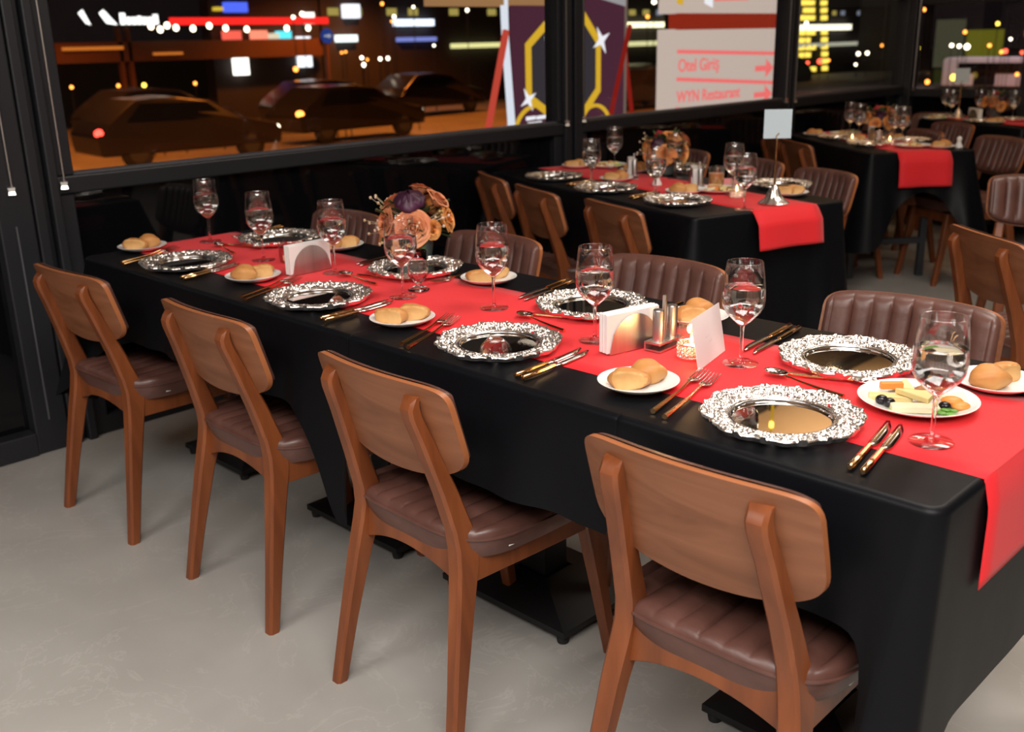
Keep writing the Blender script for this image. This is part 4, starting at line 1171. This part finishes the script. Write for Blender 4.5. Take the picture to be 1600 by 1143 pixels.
def star(y, z, s):
    pts = []
    for k in range(8):
        a = PI / 4 * k + .5; q = s if k % 2 == 0 else s * .28
        pts.append((y + q * math.cos(a), z + q * math.sin(a)))
    at_poly('sparkle', pts, bx + .02, bwhite, ban, .004)
star(4.71, .90, .10); star(5.60, 1.33, .12)
for (yc, r0) in ((4.80, .24), (5.53, .20)):
    mb = MB(); mb.tube([(bx + .012, yc + r0 * math.cos(t), .62 + r0 * .95 * math.sin(t)) for t in [PI * i / 14 for i in range(15)]], .016, 6); mb.build('golden_arc', bgold, ban)
def text(name, s, loc, size, m, parent, rot, ext=.003, align='LEFT'):
    c = bpy.data.curves.new(name, 'FONT'); c.body = s; c.size = size; c.extrude = ext; c.align_x = align; c.offset = .002 * (size < .2)
    c.materials.append(m); o_ = bpy.data.objects.new(name, c); col.objects.link(o_); bpy.context.view_layer.update()
    me = bpy.data.meshes.new_from_object(o_.evaluated_get(bpy.context.evaluated_depsgraph_get())); bpy.data.objects.remove(o_)
    o = bpy.data.objects.new(name, me); col.objects.link(o); o.location = loc; o.rotation_euler = rot; o.parent = parent
    return o
RX = (PI / 2, 0, PI / 2)
text('lettering', 'S', (bx + .02, 4.90, 1.33), .26, bwhite, ban, RX)
text('lettering', '\u015f', (bx + .02, 4.92, 1.10), .17, bgold, ban, RX)
for k, (y0_, y1_, z_) in enumerate(((4.68, 4.79, .74), (4.80, 4.91, .74), (4.70, 4.86, .695))):
    at_poly('small_print', [(y0_, z_), (y1_, z_ + .004), (y1_, z_ + .032), (y0_, z_ + .03)], bx + .02, bwhite, ban, .003)
at_poly('white_spill', [(5.50, .64), (5.66, .66), (5.62, .72), (5.53, .70)], bx + .02, bwhite, ban, .003)
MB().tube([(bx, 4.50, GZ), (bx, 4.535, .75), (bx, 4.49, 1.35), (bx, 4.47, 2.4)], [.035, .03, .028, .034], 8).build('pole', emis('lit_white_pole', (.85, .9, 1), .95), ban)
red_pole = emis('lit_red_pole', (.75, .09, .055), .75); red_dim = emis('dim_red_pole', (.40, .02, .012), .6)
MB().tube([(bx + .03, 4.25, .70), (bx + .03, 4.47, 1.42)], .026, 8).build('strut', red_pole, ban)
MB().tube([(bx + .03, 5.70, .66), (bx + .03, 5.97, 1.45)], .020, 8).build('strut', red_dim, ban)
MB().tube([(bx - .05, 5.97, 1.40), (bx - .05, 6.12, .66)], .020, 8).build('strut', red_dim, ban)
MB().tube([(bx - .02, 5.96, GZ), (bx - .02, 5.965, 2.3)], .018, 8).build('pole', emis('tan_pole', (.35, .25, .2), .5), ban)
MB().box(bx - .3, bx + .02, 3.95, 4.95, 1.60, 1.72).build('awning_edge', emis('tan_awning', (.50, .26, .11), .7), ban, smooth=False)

# lit direction sign
sg = empty('direction_sign'); tag(sg, 'tall lit white direction sign with red lettering outside the second window', 'sign')
sx = -3.6
face = emis('sign_face', (.62, .50, .43), 1.0); sred = emis('sign_red_band', (.36, .03, .012), .8); sline = emis('sign_red_line', (1.0, .19, .18), 1.0)
MB().box(sx - .10, sx, 7.33, 9.50, GZ + .6, 1.415).build('lower_panel', face, sg, smooth=False)
MB().box(sx - .10, sx, 7.34, 9.50, 1.56, 2.6).build('upper_panel', face, sg, smooth=False)
MB().box(sx - .09, sx + .006, 7.50, 9.50, 1.408, 1.565).build('red_band', sred, sg, smooth=False)
MB().box(sx - .14, sx - .10, 7.5, 9.3, GZ, 2.6).build('backing', base_black, sg, smooth=False)
for z0, z1, yy in ((1.20, 1.15, 9.5), (.932, .83, 9.5)):
    at_poly('line', [(7.53, z0 - .018), (yy, z1 - .035), (yy, z1 + .005), (7.53, z0 + .02)], sx + .001, sline, sg, .004)
text('lettering', 'Otel Giri\u015f', (sx + .004, 7.55, 1.005), .175, sline, sg, RX)
text('lettering', 'WYN Restaurant', (sx + .004, 7.54, .700), .165, sline, sg, RX)
at_poly('line', [(7.53, .56), (8.2, .52), (8.2, .60), (7.53, .66)], sx + .001, sline, sg, .004)
def arrow(zc):
    at_poly('arrow', [(9.0, zc - .03), (9.22, zc - .03), (9.22, zc - .10), (9.38, zc), (9.22, zc + .10), (9.22, zc + .03), (9.0, zc + .03)], sx + .001, sline, sg, .004)
arrow(.985); arrow(.70)
at_poly('line', [(8.15, 1.685), (8.80, 1.70), (8.80, 1.75), (8.15, 1.735)], sx + .001, sline, sg, .004)
at_poly('white_mark', [(7.98, 1.66), (8.13, 1.62), (8.12, 1.75), (7.98, 1.74)], sx + .001, bwhite, sg, .004)
at_poly('gold_mark', [(7.50, 1.66), (7.60, 1.64), (7.62, 1.75), (7.52, 1.75)], sx + .001, bgold, sg, .004)

# cars
def make_car(paint, tail, headl, van=False):
    def f():
        root = empty('van' if van else 'car')
        if van: prof = [(-2.6, .35), (-2.6, 1.95), (-2.45, 2.1), (1.5, 2.1), (1.9, 1.9), (2.35, 1.25), (2.7, 1.1), (2.75, .35)]
        else: prof = [(-2.05, .32), (-2.1, .75), (-1.85, .98), (-1.2, 1.42), (-.3, 1.46), (.45, 1.36), (1.15, .95), (1.95, .80), (2.1, .58), (2.05, .32)]
        m = MB(); n_ = len(prof); hw = .85
        m.add([(s * hw * (1 if z < 1.0 or van else .86), x, z) for s in (-1, 1) for x, z in prof],
              [tuple(reversed(range(n_))), tuple(range(n_, 2 * n_))] + [(i, (i + 1) % n_, (i + 1) % n_ + n_, i + n_) for i in range(n_)])
        m.build('body', paint, root, smooth=False, bevel=.05)
        dk = black_glass
        if van:
            for (a, b_) in ((-1.9, .9), (1.25, 1.9)):
                MB().box(.84, .87, a, b_, 1.15, 1.78).build('window', dk, root, smooth=False)
            MB().box(.84, .87, -1.2, -.3, .40, 1.15).build('door_opening', dk, root, smooth=False)
        else:
            m = MB(); m.add([(.80, -1.45, 1.0), (.80, .75, 1.0), (.755, .35, 1.32), (.755, -1.1, 1.36), (.83, -1.45, 1.0), (.83, .75, 1.0), (.785, .35, 1.32), (.785, -1.1, 1.36)],
                            [(4, 5, 6, 7), (0, 3, 2, 1), (0, 1, 5, 4), (1, 2, 6, 5), (2, 3, 7, 6), (3, 0, 4, 7)]); m.build('window', dk, root, smooth=False)
        for y in (-1.3, 1.3):
            m = MB(); m.lathe([(.0001, -.1), (.33, -.1), (.34, 0), (.20, .04), (.0001, .04)], 20)
            w_ = m.build('wheel', rubber, root); w_.rotation_euler = (0, PI / 2, 0); w_.location = (.80, y, .34)
            m = MB(); m.lathe([(.0001, .045), (.19, .045), (.2, .03)], 16); m.build('hubcap', MATS['grey_metal'], w_)
        if tail: MB().ell((.72, -2.02, .80), (.14, .10, .09), 10, 6).build('tail_light', tail, root)
        if headl: MB().ell((.70, 2.0, .66), (.12, .10, .08), 10, 6).build('head_light', headl, root)
        return root
    return f
red_l = emis('tail_red', (1, .06, .04), 5); white_l = emis('head_white', (1, .85, .6), 8); orange_l = emis('tail_orange', (1, .30, .05), 6)
dark_paint = mat('dark_car_paint', (.012, .010, .010), .2); silver_paint = mat('silver_car_paint', (.016, .013, .014), .25); white_paint = mat('white_van_paint', (.55, .52, .56), .4)
place('car_dark', make_car(dark_paint, orange_l, white_l), (-20.6, 15.95, GZ), 0, 'dark hatchback with orange tail light on the street, under the window sill', 'car', 'cars on the street')
place('car_silver', make_car(silver_paint, red_l, white_l), (-18.8, 10.0, GZ + .05), R(-4), 'grey sedan with red tail light on the street behind the glass', 'car', 'cars on the street')
place('car_far', make_car(silver_paint, red_l, None), (-21, 29.5, GZ), R(180), 'small car with red tail light beside the lit sign', 'car', 'cars on the street')
for k, (x_, y_, a_) in enumerate(((-25, 12.6, 4), (-24.5, 18.2, -3), (-26, 23.6, 2), (-24, 33.0, 178), (-23, 42, 180))):
    place('car_dark2', make_car(dark_paint, None, None), (x_, y_, GZ), R(a_), 'dark unlit car parked in the far street row, %s from the station' % ['first', 'second', 'third', 'fourth', 'fifth'][k], 'car', 'cars on the street')
vn = place('van_white', make_car(white_paint, orange_l, None, True), (-13.9, 46, GZ - .1), R(-90), 'white van parked outside the back window', 'van')
vn.scale = (1, 1, .68)
# petrol-station canopy, lit signs and buildings
sX = -30
def lit(name, y0, y1, z0, z1, color, strength, label, cat, depth=.3, x=sX, group=None):
    o = MB().box(x - depth, x, y0, y1, z0, z1).build(name, emis(name + '_glow', color, strength), None, smooth=False)
    tag(o, label, cat, group); return o
LS = 'lit signs across the street'
ob = empty('petrol_station'); tag(ob, 'low petrol station across the street with red roof edge', 'building')
brown = mat('station_brown', (.10, .035, .015), .8)
MB().box(sX - 6, sX + .5, 11.9, 21.6, .95, 1.55).build('canopy', brown, ob, smooth=False)
MB().box(sX + .5, sX + .56, 15.7, 21.9, 2.04, 2.26).build('red_light_strip', emis('red_strip', (1, .02, .015), 1.6), ob, smooth=False)
MB().box(sX - 6, sX - 5, 11.9, 21.6, GZ, 1.0).build('rear_wall', mat('station_dark', (.02, .012, .01), .8), ob, smooth=False)
MB().box(sX - .9, sX - .3, 17.6, 22.1, GZ, 2.9).build('shop_wall', MATS['station_dark'], ob, smooth=False)
for y in (13.9, 14.2):
    MB().box(sX + .3, sX + .5, y, y + .12, GZ, 2.0).build('pillar', brown, ob, smooth=False)
MB().box(sX + .45, sX + .6, 12.1, 14.0, 1.32, 1.42).build('orange_edge', emis('orange_edge', (.8, .22, .03), .8), ob, smooth=False)
MB().box(sX + .45, sX + .6, 15.0, 16.0, 1.12, 1.2).build('orange_edge', MATS['orange_edge'], ob, smooth=False)
for k, (y, z) in enumerate(((14.95, 2.0), (15.25, 1.9), (15.5, 2.02), (15.8, 1.95), (16.4, 1.92), (17.0, 2.0), (17.6, 1.92), (18.4, 1.88), (20.0, 1.9), (20.9, 1.9))):
    MB().ell((sX + .7, y, z), (.05, .10, .10), 8, 6).build('downlight', emis('canopy_bulb', (1, .85, .6), 6) if k == 0 else MATS['canopy_bulb'], ob)
for (y0, y1, z0, z1, c) in ((12.75, 13.1, 2.05, 2.5, (1, 1, .95)), (13.4, 13.95, 2.05, 2.5, (1, 1, .95))):
    o = at_poly('white_emblem', [(y0, z1 - .1), (y0 + .15, z1), (y1, z0), (y0 + .2, z0 + .05)], sX + .5, emis('sign_white', (1, 1, .95), 2.2) if 'sign_white' not in MATS else MATS['sign_white'], None)
    tag(o, 'white lit emblem over the station, %s of the pair' % ('first' if y0 < 13 else 'second'), 'sign', LS)
k_ = 0
sw = empty('white_letter_sign'); tag(sw, 'row of glowing white letters over the station', 'sign', LS)
yy = 14.05
for w_, h_ in ((.16, .34), (.12, .22), (.14, .22), (.12, .25), (.14, .22), (.12, .22), (.15, .30)):
    MB().box(sX + .5, sX + .55, yy, yy + w_, 2.06, 2.06 + h_).build('letter', MATS['sign_white'], sw, smooth=False); yy += w_ + .05
lit('light_box', 18.3, 18.78, .37, 1.42, (1, .98, .88), 2.6, 'tall glowing white light box in front of the station', 'sign', group=LS)
lit('teal_light_box', 20.15, 20.65, 1.28, 1.82, (.10, .70, .80), 1.6, 'teal lit shop box beside the white shop windows', 'sign', group=LS)
lit('shop_window', 20.95, 21.45, .55, 1.62, (.9, .95, 1), 1.8, 'bright white shop doorway across the street', 'sign', group=LS)
lit('shop_window', 19.85, 20.12, 1.2, 1.75, (1, .85, .6), .9, 'warm shop window next to the teal box', 'sign', group=LS)
lit('red_white_box', 18.0, 18.6, 1.55, 1.85, (.9, .12, .08), 1.3, 'red lit panel under the canopy', 'sign', group=LS)
lit('red_white_box', 19.1, 19.65, 1.45, 1.85, (1, .25, .15), 1.5, 'second red lit panel under the canopy edge', 'sign', group=LS)
lit('blue_sign', 18.15, 18.95, 2.45, 2.78, (.08, .14, .95), 1.3, 'blue lit sign above the station roof', 'sign', group=LS)
lit('yellow_sign', 17.75, 18.0, 2.50, 2.62, (.8, .55, .05), 1.0, 'small yellow lit sign beside the blue one', 'sign', group=LS)
lit('shop_window', 22.75, 23.6, 1.40, 1.65, (.9, 1, .95), 2.0, 'small white lit panel right of the road sign'.replace('right of', 'next to'), 'sign', group=LS)
lit('white_lamp_panel', 23.15, 23.8, 2.25, 2.75, (.9, .93, 1), 1.6, 'blurred white lamp panel high across the street', 'sign', group=LS)
lit('white_lamp_panel', 21.35, 21.7, 2.05, 2.45, (1, .95, .85), 2.2, 'white lamp panel above the teal box', 'sign', group=LS)
lit('neon_strip', 25.6, 27.5, 1.95, 2.20, (.75, .85, 1), 2.2, 'white blue neon shop strip across the street', 'sign', group=LS)
lit('neon_strip', 25.7, 27.6, 1.36, 1.52, (.25, .30, .8), .9, 'dim blue neon strip under the white one', 'sign', group=LS)
lit('neon_strip', 28.6, 31.4, 1.05, 1.24, (.75, .72, .30), 1.3, 'pale yellow light strip next to the banner pole', 'sign', group=LS)
lit('neon_strip', 40.0, 44.2, 1.78, 2.02, (1, .95, .55), 2.4, 'bright yellow-white light strip left of the sign'.replace('left of', 'beside'), 'sign', group=LS)
lit('neon_strip', 40.0, 44.2, .90, 1.12, (.85, .82, .40), 1.0, 'dim yellow light strip beside the sign', 'sign', group=LS)
lit('neon_strip', 56.4, 63.0, 1.47, 1.80, (1, .95, .7), 2.3, 'bright light strip in the third window', 'sign', group=LS)
lit('neon_strip', 56.6, 67.5, .50, .72, (.6, .6, .45), .8, 'dim dotted light strip in the third window', 'sign', group=LS)
# road sign
rs_ = empty('road_sign'); tag(rs_, 'round blue road sign with white arrow on a pole', 'road sign')
mb = MB(); mb.lathe([(.0001, 0), (.26, 0), (.26, .03), (.0001, .03)], 24); dsk = mb.build('disc', emis('road_blue', (.02, .05, .25), .9), rs_); dsk.rotation_euler = (0, PI / 2, 0); dsk.location = (sX + .6, 21.75, 1.62)
at_poly('arrow', [(21.62, 1.59), (21.80, 1.59), (21.80, 1.54), (21.92, 1.62), (21.80, 1.70), (21.80, 1.65), (21.62, 1.65)], sX + .64, emis('road_white', (.8, .8, .85), .6), rs_)
MB().box(sX + .5, sX + .6, 21.7, 21.8, GZ, 1.5).build('pole', brown, rs_, smooth=False)
# building silhouettes with lit windows
bdark_m = mat('night_building', (.03, .022, .022), .8)
for (y0, y1, z1, x, lab) in ((22.2, 25.0, 6, -30.3, 'dark building behind the road sign'), (25.0, 32.0, 7, -30.3, 'dark building with neon shop strips'), (38, 46, 6, -30.3, 'dark long building beside the lit sign'), (60.6, 76, 7, -30.3, 'dark building in the third window')):
    bl = empty('building'); tag(bl, lab, 'building', 'buildings across the street')
    MB().box(x - 3, x, y0, y1, GZ, z1).build('wall', bdark_m, bl, smooth=False)
    for k in range(int((y1 - y0) / 1.1)):
        if random.random() < .6:
            c = random.choice(((.5, .4, .1), (.3, .3, .12), (.25, .28, .35)))
            yy = y0 + .3 + k * 1.1
            MB().box(x, x + .03, yy, yy + .5, 2.35, 2.62).build('window', emis('night_window', c, .8), bl, smooth=False)
tw = empty('tower'); tag(tw, 'dark tower with columns of small yellow windows in the third window', 'building')
MB().box(-33, -30.3, 56.0, 60.5, GZ, 8).build('wall', mat('tower_dark', (.01, .008, .008), .8), tw, smooth=False)
yel = emis('tower_window', (1, .72, .10), 1.8)
for r_ in range(11):
    z = 3.35 - r_ * .43
    for k in range(4):
        if r_ in (4,) or random.random() < .12: continue
        if r_ > 8 and k < 2: continue
        y = 56.5 + k * .62 + (.9 if k == 3 else 0) + .13 * r_ * .6
        MB().box(-30.3, -29.96, y, y + .22, z, z + .28).build('window', yel, tw, smooth=False)
# green lit facade, trees beyond the back window
gf = empty('building'); tag(gf, 'greenish lit facade outside the back window', 'building', 'buildings across the street')
MB().box(-30, -26, 64, 66, GZ, 10).build('wall', bdark_m, gf, smooth=False)
for (x0, x1, z0, z1, c, s_) in ((-17.5, -15.9, -.4, 1.3, (.15, .14, .012), .75), (-19.0, -17.7, -.4, 1.8, (.07, .07, .04), .7), (-18.9, -15.6, -1.2, -.5, (.03, .035, .008), .6)):
    MB().box(x0, x1, 50, 50.3, z0, z1).build('lit_wall', emis('green_wall', c, s_), gf, smooth=False)
ok = empty('kiosk'); tag(ok, 'orange lit kiosk roof behind the white van', 'building', 'buildings across the street')
MB().box(-15.6, -12.6, 52, 53, .95, 1.25).build('roof_edge', emis('kiosk_orange', (.45, .10, .012), .8), ok, smooth=False)
MB().box(-15.4, -12.9, 52, 53, GZ, .9).build('wall', emis('kiosk_wall', (.10, .028, .008), .6), ok, smooth=False)
# scattered street lights: bulbs on thin poles
LB = 'distant street lights'
def bulbat(x, y, z, key, color, s, r_, lab, grp):
    root = empty('street_light'); root.location = (x, y, GZ)
    MB().ell((0, 0, z - GZ), (r_, r_, r_), 10, 7).build('bulb', MATS.get(key) or emis(key, color, s), root)
    if z - GZ > r_ * 1.2: MB().box(-.012, .012, -.012, .012, 0, z - GZ - r_ * .9).build('pole', base_black, root, smooth=False)
    tag(root, lab, 'street light', grp)
CL = dict(o=((1, .32, .05), 5, 'orange'), y=((1, .68, .08), 5, 'yellow'), w=((1, .88, .65), 7, 'white'), r=((1, .10, .05), 4, 'red'))
LIGHTS = [(-27, 11.18, 0.34, 'o', 0.05), (-27, 12.55, 0.32, 'o', 0.051), (-27, 13.34, 0.3, 'y', 0.065), (-27, 15, 0.28, 'o', 0.053), (-21, 10.7, -0.1, 'w', 0.052), (-21, 12.34, -0.13, 'o', 0.053), (-21, 11.29, -0.01, 'o', 0.031), (-21, 10.45, -0.33, 'o', 0.031), (-27, 18.76, 2.2, 'w', 0.056), (-27, 19.11, 2.3, 'w', 0.07), (-27, 18.69, 0.57, 'o', 0.084), (-27, 22.48, 2.64, 'o', 0.059), (-27, 22.99, 2.21, 'w', 0.06), (-27, 22.87, 2.06, 'o', 0.045), (-27, 23.9, 2.54, 'w', 0.046), (-27, 26.54, 2.44, 'w', 0.064), (-27, 21.44, 0.86, 'w', 0.058), (-27, 21.68, 0.79, 'o', 0.044), (-27, 21.5, 0.62, 'w', 0.073), (-27, 22.25, 0.8, 'w', 0.059), (-27, 22.6, 0.81, 'w', 0.059), (-27, 20.6, 1.05, 'o', 0.043), (-27, 20.77, 1.07, 'o', 0.043), (-27, 24.8, 1.2, 'w', 0.046), (-27, 23.18, -0.05, 'o', 0.045), (-27, 23.25, -0.37, 'o', 0.045), (-21, 18.2, -0.43, 'o', 0.036), (-21, 18.26, -0.67, 'o', 0.036), (-21, 18.83, -0.91, 'w', 0.036), (-21, 16.15, -0.31, 'o', 0.034), (-21, 16.34, -0.36, 'o', 0.035), (-21, 15.87, -0.34, 'o', 0.034), (-21, 13.78, -1.37, 'o', 0.044), (-27, 37.68, 2.19, 'o', 0.076), (-27, 38.24, -0.13, 'o', 0.096), (-27, 38.14, 2.83, 'w', 0.096), (-26, 50.1, 1.83, 'w', 0.092), (-26, 50.5, -0.19, 'r', 0.092), (-26, 51.81, -0.16, 'r', 0.141), (-26, 56.2, 0.13, 'w', 0.1), (-26, 57.3, 0.14, 'w', 0.102), (-26, 55.99, -0.46, 'w', 0.075), (-26, 59.1, 0.53, 'o', 0.078), (-26, 52.8, -0.13, 'o', 0.072), (-15.72, 44, 0.7, 'w', 0.076), (-15.4, 44, 0.67, 'w', 0.076), (-15.07, 44, 0.64, 'w', 0.114), (-13.93, 44, 1.53, 'y', 0.075), (-13.35, 44, 0.92, 'w', 0.056), (-13.5, 44, 0.45, 'r', 0.094), (-13.65, 44, 0.42, 'o', 0.075), (-15.22, 44, 1.23, 'o', 0.076), (-17.06, 44, 2.18, 'o', 0.077), (-14.16, 44, 0.68, 'o', 0.075), (-15.5, 44, -0.6, 'y', 0.133), (-16.61, 44, -0.8, 'o', 0.096), (-17.21, 44, 0.61, 'y', 0.116), (-12.84, 44, 0.39, 'r', 0.075), (-12.93, 44, -0.46, 'o', 0.075)]
for i, (x, y, z, c, r_) in enumerate(LIGHTS):
    colr, s_, nm = CL[c]
    bulbat(x, y, z, 'bulb_' + nm, colr, s_, r_, 'tiny glowing %s street light bulb in the night street' % nm, 'distant %s street lights' % nm)
